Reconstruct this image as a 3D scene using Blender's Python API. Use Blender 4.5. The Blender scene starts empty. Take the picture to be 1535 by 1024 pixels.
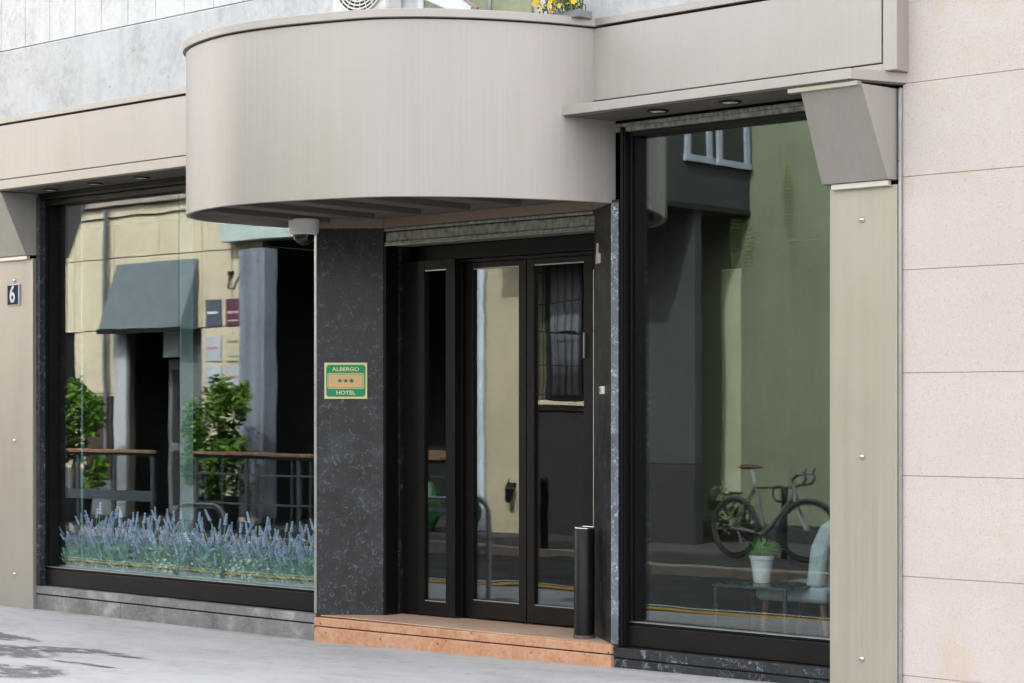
import bpy, bmesh, math, random
from mathutils import Vector, Matrix
R = math.radians
rnd = random.Random(7)
sc = bpy.context.scene
COL = sc.collection
ORIG = {}

# ------------------------------------------------------------------ materials
MATS = {}
class NT:
    def __init__(s, name):
        s.m = bpy.data.materials.new(name); s.m.use_nodes = True
        s.t = s.m.node_tree; s.t.nodes.clear()
        s.out = s.n('ShaderNodeOutputMaterial')
        s.co = s.n('ShaderNodeTexCoord').outputs['Object']
    def n(s, typ, **kw):
        nd = s.t.nodes.new(typ)
        for k, v in kw.items():
            if k[0] == '_': setattr(nd, k[1:], v)
            else:
                key = k.replace('__', ' ')
                nd.inputs[key].default_value = v
        return nd
    def l(s, a, b): s.t.links.new(a, b)
    def scale(s, sx, sy, sz, co=None):
        mp = s.n('ShaderNodeMapping'); mp.inputs['Scale'].default_value = (sx, sy, sz)
        s.l(co or s.co, mp.inputs['Vector']); return mp.outputs['Vector']
    def noise(s, sc_, det=4, rough=.6, co=None, dist=0):
        nd = s.n('ShaderNodeTexNoise', Scale=sc_, Detail=det, Roughness=rough, Distortion=dist)
        s.l(co or s.co, nd.inputs['Vector']); return nd.outputs['Fac']
    def ramp(s, fac, stops):
        r = s.n('ShaderNodeValToRGB'); e = r.color_ramp.elements
        while len(e) < len(stops): e.new(.5)
        for i, (p, c) in enumerate(stops):
            e[i].position = p; e[i].color = (*c, 1) if len(c) == 3 else c
        s.l(fac, r.inputs['Fac']); return r.outputs['Color']
    def math(s, op, a, b=0, clamp=False):
        nd = s.n('ShaderNodeMath'); nd.operation = op; nd.use_clamp = clamp
        for i, v in enumerate((a, b)):
            if hasattr(v, 'node'): s.l(v, nd.inputs[i])
            else: nd.inputs[i].default_value = v
        return nd.outputs[0]
    def mix(s, fac, a, b, mode='MIX'):
        nd = s.n('ShaderNodeMix'); nd.data_type = 'RGBA'; nd.blend_type = mode
        for i, v in ((0, fac), (6, a), (7, b)):
            if hasattr(v, 'node'): s.l(v, nd.inputs[i])
            else: nd.inputs[i].default_value = v if i == 0 else (*v, 1)
        return nd.outputs[2]
    def bsdf(s, col, rough=.6, metal=0, bump=None, bs=.3, bd=.01, **kw):
        b = s.n('ShaderNodeBsdfPrincipled', **kw)
        for k, v in (('Base Color', col), ('Roughness', rough), ('Metallic', metal)):
            if hasattr(v, 'node'): s.l(v, b.inputs[k])
            else: b.inputs[k].default_value = (*v, 1) if k == 'Base Color' else v
        if bump is not None:
            bp = s.n('ShaderNodeBump', Strength=bs, Distance=bd); s.l(bump, bp.inputs['Height'])
            s.l(bp.outputs['Normal'], b.inputs['Normal'])
        s.l(b.outputs[0], s.out.inputs['Surface']); s.b = b
        return s.m

def plain(name, c, rough=.5, metal=0, var=.12, sc_=8, bump=0, **kw):
    t = NT(name)
    f = t.noise(sc_, 5)
    d = tuple(x * (1 - var) for x in c); u = tuple(min(1, x * (1 + var)) for x in c)
    rg = t.ramp(t.noise(sc_ * 2.3, 3), [(.3, (max(0, rough - .08),) * 3), (.7, (min(1, rough + .08),) * 3)])
    m = t.bsdf(t.ramp(f, [(.3, d), (.7, u)]), rg, metal, t.noise(sc_ * 12, 3) if bump else None, bump, .004, **kw)
    MATS[name] = m; return m

def brushed(name, c, rough=.42, metal=.55, var=.06, stain=.0):
    t = NT(name)
    f = t.noise(1, 5, .65, t.scale(55, 55, .35)); g = t.noise(.9, 4)
    k = t.math('ADD', t.math('MULTIPLY', f, .6), t.math('MULTIPLY', g, .4))
    col = t.ramp(k, [(.32, tuple(x * (1 - var) for x in c)), (.68, tuple(min(1, x * (1 + var)) for x in c))])
    if stain:
        s = t.noise(1, 5, .6, t.scale(9, 9, .5))
        z = t.n('ShaderNodeSeparateXYZ'); t.l(t.co, z.inputs[0])
        s = t.ramp(t.math('MULTIPLY', s, t.noise(1.3, 3)), [(.22, (0, 0, 0)), (.45, (1, 1, 1))])
        col = t.mix(t.math('MULTIPLY', s, stain), col, (c[0] * .62, c[1] * .6, c[2] * .5))
    rr = t.ramp(f, [(.3, (rough - .07,) * 3), (.7, (rough + .1,) * 3)])
    m = t.bsdf(col, rr, metal, f, .05, .002)
    MATS[name] = m; return m

def marble(name, base, vein, rough=.22, amount=1.0, haze=.1):
    t = NT(name)
    w = t.noise(19, 1, .5, None, .9); w2 = t.noise(11, 1, .5, t.scale(1, 1, .9), 1.2)
    def lines(f, e):
        d = t.math('ABSOLUTE', t.math('SUBTRACT', f, .5))
        return t.ramp(d, [(0, (1, 1, 1)), (e, (0, 0, 0))])
    msk = t.ramp(t.noise(16, 2), [(.49, (0, 0, 0)), (.60, (1, 1, 1))])
    msk2 = t.ramp(t.noise(13, 2), [(.52, (0, 0, 0)), (.62, (1, 1, 1))])
    v = t.math('ADD', t.math('MULTIPLY', lines(w, .036), msk), t.math('MULTIPLY', lines(w2, .022), msk2), True)
    cl = t.noise(3.2, 6, .7)
    b0 = t.ramp(cl, [(.3, tuple(x * .55 for x in base)), (.55, base), (.75, tuple(min(1, x * (1 + 9 * haze)) for x in base))])
    sp = t.ramp(t.noise(130, 2), [(.70, (0, 0, 0)), (.78, (1, 1, 1))])
    col = t.mix(t.math('MULTIPLY', v, .8 * amount), b0, vein)
    col = t.mix(t.math('MULTIPLY', sp, .5 * amount), col, vein)
    rr = t.ramp(cl, [(.3, (rough,) * 3), (.7, (rough + .18,) * 3)])
    m = t.bsdf(col, rr, 0, v, .08, .002)
    MATS[name] = m; return m

def rosso(name, pale=0):
    t = NT(name)
    a = t.noise(7, 8, .7, None, .7); b = t.noise(38, 6, .7, None, .5)
    k = t.math('ADD', t.math('MULTIPLY', a, .5), t.math('MULTIPLY', b, .5))
    col = t.ramp(k, [(.33, (.44, .175, .085)), (.46, (.60, .30, .165)), (.55, (.66, .37, .235)), (.68, (.70, .49, .37))])
    v = t.n('ShaderNodeTexVoronoi', Scale=20); t.l(t.co, v.inputs['Vector'])
    pit = t.ramp(v.outputs['Distance'], [(.10, (1, 1, 1)), (.20, (0, 0, 0))])
    if pale: col = t.mix(t.math('MULTIPLY', t.ramp(t.noise(2.5, 5, .7), [(.3, (.4, .4, .4)), (.7, (1, 1, 1))]), pale), col, (.76, .60, .47))
    pm = t.math('MULTIPLY', pit, t.ramp(t.noise(12, 2), [(.52, (0, 0, 0)), (.58, (1, 1, 1))]))
    col = t.mix(pm, col, (.10, .05, .035))
    m = t.bsdf(col, .38, 0, k, .15, .003); MATS[name] = m; return m

def granite(name):
    t = NT(name)
    big = t.math('ADD', t.math('MULTIPLY', t.noise(1.1, 5, .65), .6), t.math('MULTIPLY', t.noise(1, 2, .5, t.scale(.12, .12, 2.1)), .4))
    col = t.ramp(big, [(.3, (.655, .555, .51)), (.5, (.70, .61, .565)), (.7, (.74, .655, .60))])
    s1 = t.ramp(t.noise(150, 2), [(.58, (0, 0, 0)), (.72, (1, 1, 1))])
    s2 = t.ramp(t.noise(90, 3), [(.62, (0, 0, 0)), (.74, (1, 1, 1))])
    s3 = t.ramp(t.noise(60, 2), [(.62, (0, 0, 0)), (.75, (1, 1, 1))])
    col = t.mix(t.math('MULTIPLY', s3, .5), col, (.86, .81, .79))
    col = t.mix(t.math('MULTIPLY', s1, .55), col, (.36, .27, .24))
    col = t.mix(t.math('MULTIPLY', s2, .35), col, (.24, .20, .20))
    yl = t.ramp(t.noise(1.9, 4, .6, t.scale(1, 1, 1.3)), [(.56, (0, 0, 0)), (.72, (1, 1, 1))])
    col = t.mix(t.math('MULTIPLY', yl, .5), col, (.66, .50, .33))
    m = t.bsdf(col, .7, 0, t.noise(90, 3), .25, .003); MATS[name] = m; return m

def concrete(name, c=(.60, .61, .63), pits=True):
    t = NT(name)
    k = t.math('ADD', t.math('MULTIPLY', t.noise(2.2, 7, .7), .6), t.math('MULTIPLY', t.noise(22, 5, .7), .4))
    col = t.ramp(k, [(.34, tuple(x * .72 for x in c)), (.5, c), (.66, tuple(min(1, x * 1.14) for x in c))])
    st = t.ramp(t.noise(1, 4, .6, t.scale(7, 7, .7)), [(.5, (0, 0, 0)), (.75, (1, 1, 1))])
    col = t.mix(t.math('MULTIPLY', st, .35), col, tuple(x * .62 for x in c))
    if pits:
        v = t.n('ShaderNodeTexVoronoi', Scale=17); t.l(t.co, v.inputs['Vector'])
        p = t.math('MULTIPLY', t.ramp(v.outputs['Distance'], [(.07, (1, 1, 1)), (.13, (0, 0, 0))]), t.ramp(t.noise(8, 2), [(.55, (0, 0, 0)), (.6, (1, 1, 1))]))
        col = t.mix(t.math('MULTIPLY', p, .75), col, (.10, .10, .11))
    m = t.bsdf(col, .85, 0, k, .3, .006); MATS[name] = m; return m

def stucco(name, c, streak=.35, dirt=(.22, .17, .11)):
    t = NT(name)
    k = t.math('ADD', t.math('MULTIPLY', t.noise(.8, 6, .7), .65), t.math('MULTIPLY', t.noise(14, 5, .7), .35))
    col = t.ramp(k, [(.33, tuple(x * .74 for x in c)), (.5, c), (.67, tuple(min(1, x * 1.13) for x in c))])
    st = t.ramp(t.noise(1, 5, .65, t.scale(3, 3, .35)), [(.5, (0, 0, 0)), (.78, (1, 1, 1))])
    col = t.mix(t.math('MULTIPLY', st, streak), col, dirt)
    m = t.bsdf(col, .9, 0, t.noise(60, 4), .3, .004); MATS[name] = m; return m

def asphalt(name, c, wear):
    t = NT(name)
    k = t.math('ADD', t.math('MULTIPLY', t.noise(.9, 6, .7, t.scale(.35, 1.6, 1)), .6), t.math('MULTIPLY', t.noise(70, 4, .7), .4))
    col = t.ramp(k, [(.36, tuple(x * .6 for x in c)), (.5, c), (.64, wear)])
    m = t.bsdf(col, t.ramp(t.noise(2, 4), [(.3, (.55,) * 3), (.7, (.9,) * 3)]), 0, t.noise(120, 3), .5, .006); MATS[name] = m; return m

def pavement_mat(name, c):
    t = NT(name)
    a = t.noise(1.3, 7, .7, t.scale(.6, 1.4, 1)); b = t.noise(95, 4, .7); d = t.noise(9, 5, .7)
    k = t.math('ADD', t.math('MULTIPLY', a, .45), t.math('ADD', t.math('MULTIPLY', b, .3), t.math('MULTIPLY', d, .25)))
    col = t.ramp(k, [(.35, tuple(x * .66 for x in c)), (.5, c), (.66, tuple(min(1, x * 1.18) for x in c))])
    v = t.n('ShaderNodeTexVoronoi', Scale=1.1); v.feature = 'DISTANCE_TO_EDGE'
    wv = t.n('ShaderNodeMix'); wv.data_type = 'VECTOR'; wv.inputs[0].default_value = .14
    nz = t.n('ShaderNodeTexNoise', Scale=3.0, Detail=5.0); t.l(t.co, nz.inputs['Vector'])
    t.l(t.co, wv.inputs[4]); t.l(nz.outputs['Color'], wv.inputs[5]); t.l(wv.outputs[1], v.inputs['Vector'])
    cr = t.math('MULTIPLY', t.ramp(v.outputs['Distance'], [(0, (1, 1, 1)), (.007, (0, 0, 0))]), t.ramp(t.noise(.9, 3), [(.60, (0, 0, 0)), (.66, (1, 1, 1))]))
    col = t.mix(t.math('MULTIPLY', cr, .5), col, (.1, .1, .1))
    sp = t.ramp(t.noise(28, 2), [(.68, (0, 0, 0)), (.74, (1, 1, 1))])
    col = t.mix(t.math('MULTIPLY', sp, .3), col, (.2, .2, .2))
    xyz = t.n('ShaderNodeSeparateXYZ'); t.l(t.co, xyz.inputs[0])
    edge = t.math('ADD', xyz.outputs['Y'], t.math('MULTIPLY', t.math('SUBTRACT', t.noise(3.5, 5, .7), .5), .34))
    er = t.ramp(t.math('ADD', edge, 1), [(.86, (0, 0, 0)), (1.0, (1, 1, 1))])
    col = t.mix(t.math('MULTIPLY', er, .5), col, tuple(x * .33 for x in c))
    gum = t.n('ShaderNodeTexVoronoi', Scale=3.2); t.l(t.co, gum.inputs['Vector'])
    gm = t.math('MULTIPLY', t.ramp(gum.outputs['Distance'], [(.05, (1, 1, 1)), (.085, (0, 0, 0))]), t.ramp(t.noise(1.7, 2), [(.5, (0, 0, 0)), (.55, (1, 1, 1))]))
    col = t.mix(t.math('MULTIPLY', gm, .5), col, tuple(x * .4 for x in c))
    m = t.bsdf(col, .86, 0, k, .5, .008); MATS[name] = m; return m

def galv(name):
    t = NT(name)
    v = t.n('ShaderNodeTexVoronoi', Scale=34); t.l(t.scale(1, 1, .6), v.inputs['Vector'])
    k = t.math('ADD', t.math('MULTIPLY', v.outputs['Distance'], .5), t.math('MULTIPLY', t.noise(12, 5, .7), .7))
    col = t.ramp(k, [(.35, (.16, .165, .15)), (.55, (.30, .31, .29)), (.8, (.44, .45, .43))])
    rs = t.ramp(t.noise(5, 5, .7), [(.55, (0, 0, 0)), (.75, (1, 1, 1))])
    col = t.mix(t.math('MULTIPLY', rs, .4), col, (.24, .17, .10))
    m = t.bsdf(col, .5, .5, k, .1, .002); MATS[name] = m; return m

def glass(name, refl, tint, wave=.0, wscale=(1.2, 1.2, 1.8), rtint=(.92, .97, 1)):
    t = NT(name)
    tr = t.n('ShaderNodeBsdfTransparent'); tr.inputs['Color'].default_value = (*tint, 1)
    gl = t.n('ShaderNodeBsdfGlossy', Roughness=0.0); gl.inputs['Color'].default_value = (*rtint, 1)
    fr = t.n('ShaderNodeLayerWeight', Blend=.35)
    fac = t.math('ADD', t.math('MULTIPLY', fr.outputs['Facing'], refl * .55), refl * .75, True)
    if wave:
        bp = t.n('ShaderNodeBump', Strength=1.0, Distance=wave)
        t.l(t.noise(1, 2, .4, t.scale(*wscale)), bp.inputs['Height'])
        t.l(bp.outputs['Normal'], gl.inputs['Normal'])
    mx = t.n('ShaderNodeMixShader'); t.l(fac, mx.inputs[0]); t.l(tr.outputs[0], mx.inputs[1]); t.l(gl.outputs[0], mx.inputs[2])
    t.l(mx.outputs[0], t.out.inputs['Surface']); MATS[name] = t.m; return t.m

def leafmat(name, a, b, c):
    t = NT(name)
    k = t.math('ADD', t.math('MULTIPLY', t.noise(5, 3), .6), t.math('MULTIPLY', t.noise(40, 2), .4))
    m = t.bsdf(t.ramp(k, [(.32, a), (.5, b), (.68, c)]), .5)
    t.b.inputs['Transmission Weight'].default_value = 0
    MATS[name] = m; return m

champ = brushed('champagne_metal', (.475, .432, .398), .42, .42, .075, .13)
champp = brushed('champagne_pillar', (.50, .452, .372), .42, .45, .06, .3)
champpl = brushed('champagne_left_pillar', (.42, .39, .355), .42, .45, .06, .25)
champd = brushed('champagne_bracket', (.46, .435, .405), .42, .45, .06, .25)
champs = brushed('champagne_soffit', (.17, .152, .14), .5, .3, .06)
bandm = brushed('brown_band', (.33, .255, .21), .5, .25, .08, .3)
capm = brushed('bright_trim', (.72, .69, .64), .4, .4, .05)
blackm = plain('black_frame', (.0055, .005, .005), .42, 0, .25, 14, 0, Specular__IOR__Level=.25)
brownf = plain('brown_black_frame', (.0085, .0068, .0066), .40, 0, .2, 11, 0, Specular__IOR__Level=.3)
alu = plain('aluminium_bead', (.50, .50, .51), .35, .8, .1)
darkgap = plain('dark_gap', (.012, .011, .010), .8)
marb = marble('black_fossil_marble', (.027, .030, .034), (.22, .235, .245), .28, .62, .16)
marbg = marble('grey_fossil_marble', (.028, .032, .038), (.38, .40, .42), .3, .8, .14)
marbp = marble('polished_black_marble', (.008, .009, .011), (.20, .22, .24), .3, .6, .10)
marbw = marble('worn_marble_strip', (.15, .175, .21), (.66, .70, .74), .35, 1.0, .12)
marbbase = marble('weathered_base_marble', (.25, .25, .245), (.55, .55, .55), .5, .5, .13)
rossom = rosso('red_orange_marble'); rossot = rosso('worn_orange_tread', .75)
gran = granite('pink_granite')
jointm = plain('pink_joint', (.60, .38, .31), .9)
conc = concrete('pale_concrete', (.63, .635, .645))
tile = concrete('white_tile', (.76, .76, .76), False)
jointg = plain('grey_joint', (.30, .30, .30), .9)
pav = pavement_mat('pavement_asphalt', (.53, .525, .525))
road = asphalt('road_asphalt', (.018, .019, .021), (.055, .055, .058))
oppv = asphalt('far_pavement', (.03, .03, .03), (.06, .058, .057))
kerbm = concrete('kerb_stone', (.26, .21, .175))
yellow = plain('yellow_paint', (.70, .40, .025), .7, 0, .25, 20)
white = plain('white_paint', (.70, .71, .72), .6, 0, .12, 20)
galvm = galv('galvanised_steel')
pane_s = glass('shop_glass', .12, (.94, .98, .97), .0005)
pane_d = glass('door_glass', .12, (.80, .84, .84), .0010, (.9, .9, 4.0))
ledlens = plain('lamp_lens', (.75, .76, .78), .25)
chrome = plain('chrome', (.62, .62, .62), .2, 1)

# ------------------------------------------------------------------ mesh builder
class MB:
    def __init__(s): s.v = []; s.f = []
    def add(s, vs, fs):
        o = len(s.v); s.v += [tuple(v) for v in vs]; s.f += [tuple(i + o for i in f) for f in fs]; return s
    def box(s, x0, x1, y0, y1, z0, z1):
        vs = [(x, y, z) for x in (x0, x1) for y in (y0, y1) for z in (z0, z1)]
        return s.add(vs, [(0, 1, 3, 2), (4, 6, 7, 5), (0, 4, 5, 1), (2, 3, 7, 6), (0, 2, 6, 4), (1, 5, 7, 3)])
    def prism(s, poly, z0, z1):
        n = len(poly)
        vs = [(x, y, z0) for x, y in poly] + [(x, y, z1) for x, y in poly]
        fs = [tuple(range(n))[::-1], tuple(range(n, 2 * n))] + [(i, (i + 1) % n, n + (i + 1) % n, n + i) for i in range(n)]
        return s.add(vs, fs)
    def loft(s, rings, closed=True, caps=True):
        n = len(rings[0]); vs = [p for r in rings for p in r]; fs = []
        for i in range(len(rings) - 1):
            for j in range(n if closed else n - 1):
                k = (j + 1) % n
                fs.append((i * n + j, i * n + k, (i + 1) * n + k, (i + 1) * n + j))
        if caps: fs += [tuple(range(n))[::-1], tuple(range((len(rings) - 1) * n, len(rings) * n))]
        return s.add(vs, fs)
    def tube(s, pts, r, n=8):
        pts = [Vector(p) for p in pts]; rings = []; up = None
        for i, p in enumerate(pts):
            d = (pts[min(i + 1, len(pts) - 1)] - pts[max(i - 1, 0)]).normalized()
            if up is None:
                up = Vector((0, 0, 1)) if abs(d.z) < .9 else Vector((1, 0, 0))
            a = d.cross(up)
            if a.length < 1e-4: a = d.orthogonal()
            a.normalize(); b = a.cross(d); up = b
            rr = r[i] if isinstance(r, (list, tuple)) else r
            rings.append([p + rr * (math.cos(2 * math.pi * k / n) * a + math.sin(2 * math.pi * k / n) * b) for k in range(n)])
        return s.loft(rings)
    def lathe(s, prof, c=(0, 0), n=32):
        rings = [[(c[0] + r * math.cos(2 * math.pi * k / n), c[1] + r * math.sin(2 * math.pi * k / n), z) for k in range(n)] for r, z in prof]
        return s.loft(rings)
    def torus(s, c, ax, Rr, r, n=36, m=8):
        ax = Vector(ax).normalized(); a = ax.orthogonal().normalized(); b = ax.cross(a); c = Vector(c)
        vs, fs = [], []
        for i in range(n):
            t = 2 * math.pi * i / n; d = a * math.cos(t) + b * math.sin(t)
            for j in range(m):
                u = 2 * math.pi * j / m
                vs.append(c + d * (Rr + r * math.cos(u)) + ax * r * math.sin(u))
        for i in range(n):
            for j in range(m):
                fs.append((i * m + j, ((i + 1) % n) * m + j, ((i + 1) % n) * m + (j + 1) % m, i * m + (j + 1) % m))
        return s.add(vs, fs)
    def build(s, name, mat, parent=None, bevel=0, smooth=False, loc=None):
        me = bpy.data.meshes.new(name); me.from_pydata(s.v, [], s.f); me.validate()
        bm = bmesh.new(); bm.from_mesh(me); bmesh.ops.recalc_face_normals(bm, faces=bm.faces); bm.to_mesh(me); bm.free()
        o = bpy.data.objects.new(name, me); COL.objects.link(o); me.materials.append(mat)
        if parent is not None:
            o.parent = parent; org = ORIG[parent.name]; ORIG[o.name] = org
            me.transform(Matrix.Translation(-org))
        elif loc is not None:
            org = Vector(loc); ORIG[o.name] = org; me.transform(Matrix.Translation(-org)); o.location = org
        else: ORIG[o.name] = Vector((0, 0, 0))
        if smooth:
            for p in me.polygons: p.use_smooth = True
            try: me.set_sharp_from_angle(angle=R(40))
            except Exception: pass
        if bevel:
            b = o.modifiers.new('bevel', 'BEVEL'); b.width = bevel; b.segments = 2; b.limit_method = 'ANGLE'; b.angle_limit = R(40)
            b.harden_normals = False
        return o

def tag(o, label=None, cat=None, group=None, kind=None):
    for k, v in (('label', label), ('category', cat), ('group', group), ('kind', kind)):
        if v: o[k] = v
    return o
def thing(name, loc, label, cat, group=None, kind=None):
    o = bpy.data.objects.new(name, None); COL.objects.link(o); o.location = loc; o.empty_display_size = .1
    ORIG[o.name] = Vector(loc); return tag(o, label, cat, group, kind)
def copy_tree(o, parent=None):
    c = o.copy(); COL.objects.link(c)
    if parent is not None:
        c.parent = parent
    for ch in list(o.children): copy_tree(ch, c)
    return c
def text(name, body, size, mat, parent, M, depth=.0015, sx=1.0, bold=0):
    cu = bpy.data.curves.new(name, 'FONT'); cu.body = body; cu.size = size; cu.align_x = 'CENTER'; cu.align_y = 'CENTER'
    cu.extrude = depth; cu.offset = bold
    tmp = bpy.data.objects.new('tmp', cu); COL.objects.link(tmp)
    bpy.context.view_layer.update()
    me = bpy.data.meshes.new_from_object(tmp.evaluated_get(bpy.context.evaluated_depsgraph_get()))
    bpy.data.objects.remove(tmp); 
    me.transform(Matrix.Diagonal((sx, 1, 1, 1))); me.transform(M); me.transform(Matrix.Translation(-ORIG[parent.name]))
    me.materials.clear(); me.materials.append(mat)
    o = bpy.data.objects.new(name, me); COL.objects.link(o); o.parent = parent; ORIG[o.name] = ORIG[parent.name]
    return o

# ------------------------------------------------------------------ ground
def strip(name, pts, mat, kind='structure', zf=None, y0=0, y1=0):
    mb = MB(); vs = []
    for x in pts:
        z = zf(x); vs += [(x, y0, z), (x, y1, z)]
    mb.add(vs, [(2 * i, 2 * i + 2, 2 * i + 3, 2 * i + 1) for i in range(len(pts) - 1)])
    return tag(mb.build(name, mat), kind=kind)
def zp(x):
    P_ = [(-90, -.03), (-14.4, -.022), (-10.5, -.026), (-7.8, .018), (-5.8, .04), (40, .06)]
    for (a, za), (b, zb) in zip(P_, P_[1:]):
        if a <= x <= b: return za + (zb - za) * (x - a) / (b - a)
    return 0
strip('pavement', [-90, -30, -14.4, -12.5, -10.5, -9, -7.8, -5.8, 0, 40], pav, zf=zp, y0=-3.0, y1=.02)
MB().box(-90, 40, -3.14, -3.005, -.16, -.032).build('near_kerb', kerbm, bevel=.015)
bpy.data.objects['near_kerb']['kind'] = 'structure'
tag(MB().add([(-300, -300, -.17), (300, -300, -.17), (300, 300, -.17), (-300, 300, -.17)], [(0, 1, 2, 3)]).build('ground', road), kind='structure')
tag(MB().box(-90, 40, -6.9, -3.141, -.166, -.11).build('road', road), kind='structure')
for nm, y, w, m_ in (('yellow_road_line', -3.9, .17, yellow), ('white_road_line', -4.12, .06, white)):
    tag(MB().box(-90, 40, y - w / 2, y + w / 2, -.112, -.105).build(nm, m_), kind='structure')
mb = MB()
x = -90.0
while x < 40:
    x2 = x + 1.1
    mb.box(x + .004, x2 - .004, -7.06, -6.88, -.16, .0 + rnd.uniform(-.006, .006)); x = x2
tag(mb.build('far_kerb', kerbm, bevel=.018), kind='structure')
tag(MB().box(-90, 40, -40, -7.062, -.16, .004).build('far_pavement', oppv), kind='structure')

def blob(pts, z, mat, name):
    # smooth irregular outline through the points, laid as a thin sheet
    n = len(pts); out = []
    for i in range(n):
        p0, p1, p2, p3 = (Vector(pts[(i + k - 1) % n]) for k in range(4))
        for k in range(8):
            t = k / 8
            q = .5 * ((2 * p1) + (p2 - p0) * t + (2 * p0 - 5 * p1 + 4 * p2 - p3) * t * t + (3 * p1 - p0 - 3 * p2 + p3) * t ** 3)
            out.append((q.x + rnd.uniform(-.012, .012), q.y + rnd.uniform(-.012, .012)))
    m_ = len(out); c = (sum(a for a, b in out) / m_, sum(b for a, b in out) / m_); mb_ = MB()
    vs = [(a, b, z) for a, b in out] + [(c[0] + (a - c[0]) * .62, c[1] + (b - c[1]) * .62, z) for a, b in out] + [(c[0], c[1], z)]
    fs = [(i, (i + 1) % m_, m_ + (i + 1) % m_, m_ + i) for i in range(m_)] + [(m_ + i, m_ + (i + 1) % m_, 2 * m_) for i in range(m_)]
    o = mb_.add(vs, fs).build(name, mat)
    at = o.data.attributes.new('cover', 'FLOAT', 'POINT')
    for i in range(2 * m_ + 1): at.data[i].value = 0 if i < m_ else 1
    return tag(o, kind='structure')
def damp(name, c):
    t = NT(name); a = t.n('ShaderNodeAttribute'); a.attribute_name = 'cover'
    k = t.math('MULTIPLY', a.outputs['Fac'], t.ramp(t.noise(5, 7, .75, t.scale(.8, 2.0, 1)), [(.42, (0, 0, 0)), (.54, (1, 1, 1))]))
    al = t.ramp(k, [(.05, (0, 0, 0)), (.7, (.8, .8, .8))])
    col = t.ramp(t.noise(60, 4, .7), [(.3, tuple(x * .75 for x in c)), (.7, tuple(x * 1.2 for x in c))])
    m = t.bsdf(col, .6); t.l(al, t.b.inputs['Alpha']); MATS[name] = m; return m
wet = damp('damp_asphalt', (.22, .22, .215))
blob([(-12.9, -1.22), (-12.4, -1.26), (-12.0, -1.34), (-11.9, -1.43), (-12.1, -1.52), (-12.5, -1.55), (-12.9, -1.5)], zp(-12.4) + .004, wet, 'damp_patch')
blob([(-11.9, -1.6), (-11.55, -1.46), (-11.2, -1.38), (-10.7, -1.46), (-10.5, -1.5), (-10.95, -1.58), (-11.3, -1.66), (-11.6, -1.76), (-11.9, -1.85)], zp(-11.3) + .004, wet, 'damp_patch')
blob([(-12.3, -1.75), (-11.7, -1.62), (-11.2, -1.72), (-11.1, -1.95), (-11.5, -2.15), (-12.2, -2.1)], zp(-11.6) + .0055, wet, 'damp_patch')
blob([(-11.2, -2.3), (-10.7, -2.15), (-10.3, -2.3), (-10.3, -2.6), (-10.8, -2.75), (-11.2, -2.6)], zp(-10.7) + .004, wet, 'damp_patch')
blob([(-11.1, -1.96), (-10.6, -1.9), (-10.25, -1.93), (-10.5, -1.965), (-10.9, -1.975)], zp(-10.6) + .004, wet, 'damp_patch')

# ------------------------------------------------------------------ hotel building
H = thing('hotel_building', (-10, 0, 0), 'hotel shopfront clad in champagne metal and black marble with two big display windows', 'building')
G0 = .10   # glass plane
# structure behind cladding
mb = MB()
mb.box(-22, -5.70, -.005, 3.6, 4.06, 4.10)          # slab
mb.build('slab', conc, H)
mb = MB(); mb.box(-22, -5.72, -.11, .6, 4.074, 4.645); mb.build('concrete_band', conc, H, .01)
# white tiles above with vertical joints
mb = MB(); xs = [-14.37 + .345 * k for k in range(-22, 26)]
for a, b in zip(xs, xs[1:]):
    for z0, z1 in ((4.66, 5.42), (5.43, 6.2), (6.21, 6.98), (6.99, 7.76)):
        mb.box(a + .004, min(b - .004, -5.72), -.085, -.045, z0, z1) if a < -5.9 else 0
mb.build('tile_cladding', tile, H)
MB().box(-22, -5.72, -.044, .6, 4.646, 7.8).build('upper_wall', jointg, H)
# fascia: back plate, panel, top cap
for (a, b) in ((-22, -10.66), (-7.87, -5.80)):
    MB().box(a, b, -.165, -.125, 3.560, 4.010).build('fascia_panel', champ, H, .004)
    MB().box(a, b, -.172, -.12, 4.026, 4.072).build('fascia_cap', champ, H, .003)
    MB().box(a, b, -.118, -.02, 3.50, 4.072).build('fascia_backing', darkgap, H)
MB().box(-5.794, -5.705, -.158, -.02, 3.514, 7.7).build('fascia_end_plate', champ, H, .003)
MB().prism([(-5.98, -.162), (-5.796, -.162), (-5.706, -.02), (-5.98, -.02)], 3.5135, 3.5535).build('ledge_corner', champ, H, .002)
# ledges with soffit
MB().prism([(-8.3, -.37), (-5.872, -.37), (-5.705, .0), (-8.3, .0)], 3.454, 3.513).build('ledge', champ, H, .003)
MB().prism([(-22, -.37), (-10.67, -.37), (-10.64, .0), (-22, .0)], 3.438, 3.513).build('ledge', champ, H, .003)
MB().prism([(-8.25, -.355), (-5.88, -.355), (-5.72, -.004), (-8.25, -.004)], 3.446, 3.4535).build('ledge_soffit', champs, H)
MB().prism([(-21.9, -.355), (-10.70, -.355), (-10.70, -.004), (-21.9, -.004)], 3.430, 3.4375).build('ledge_soffit', champs, H)
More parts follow.
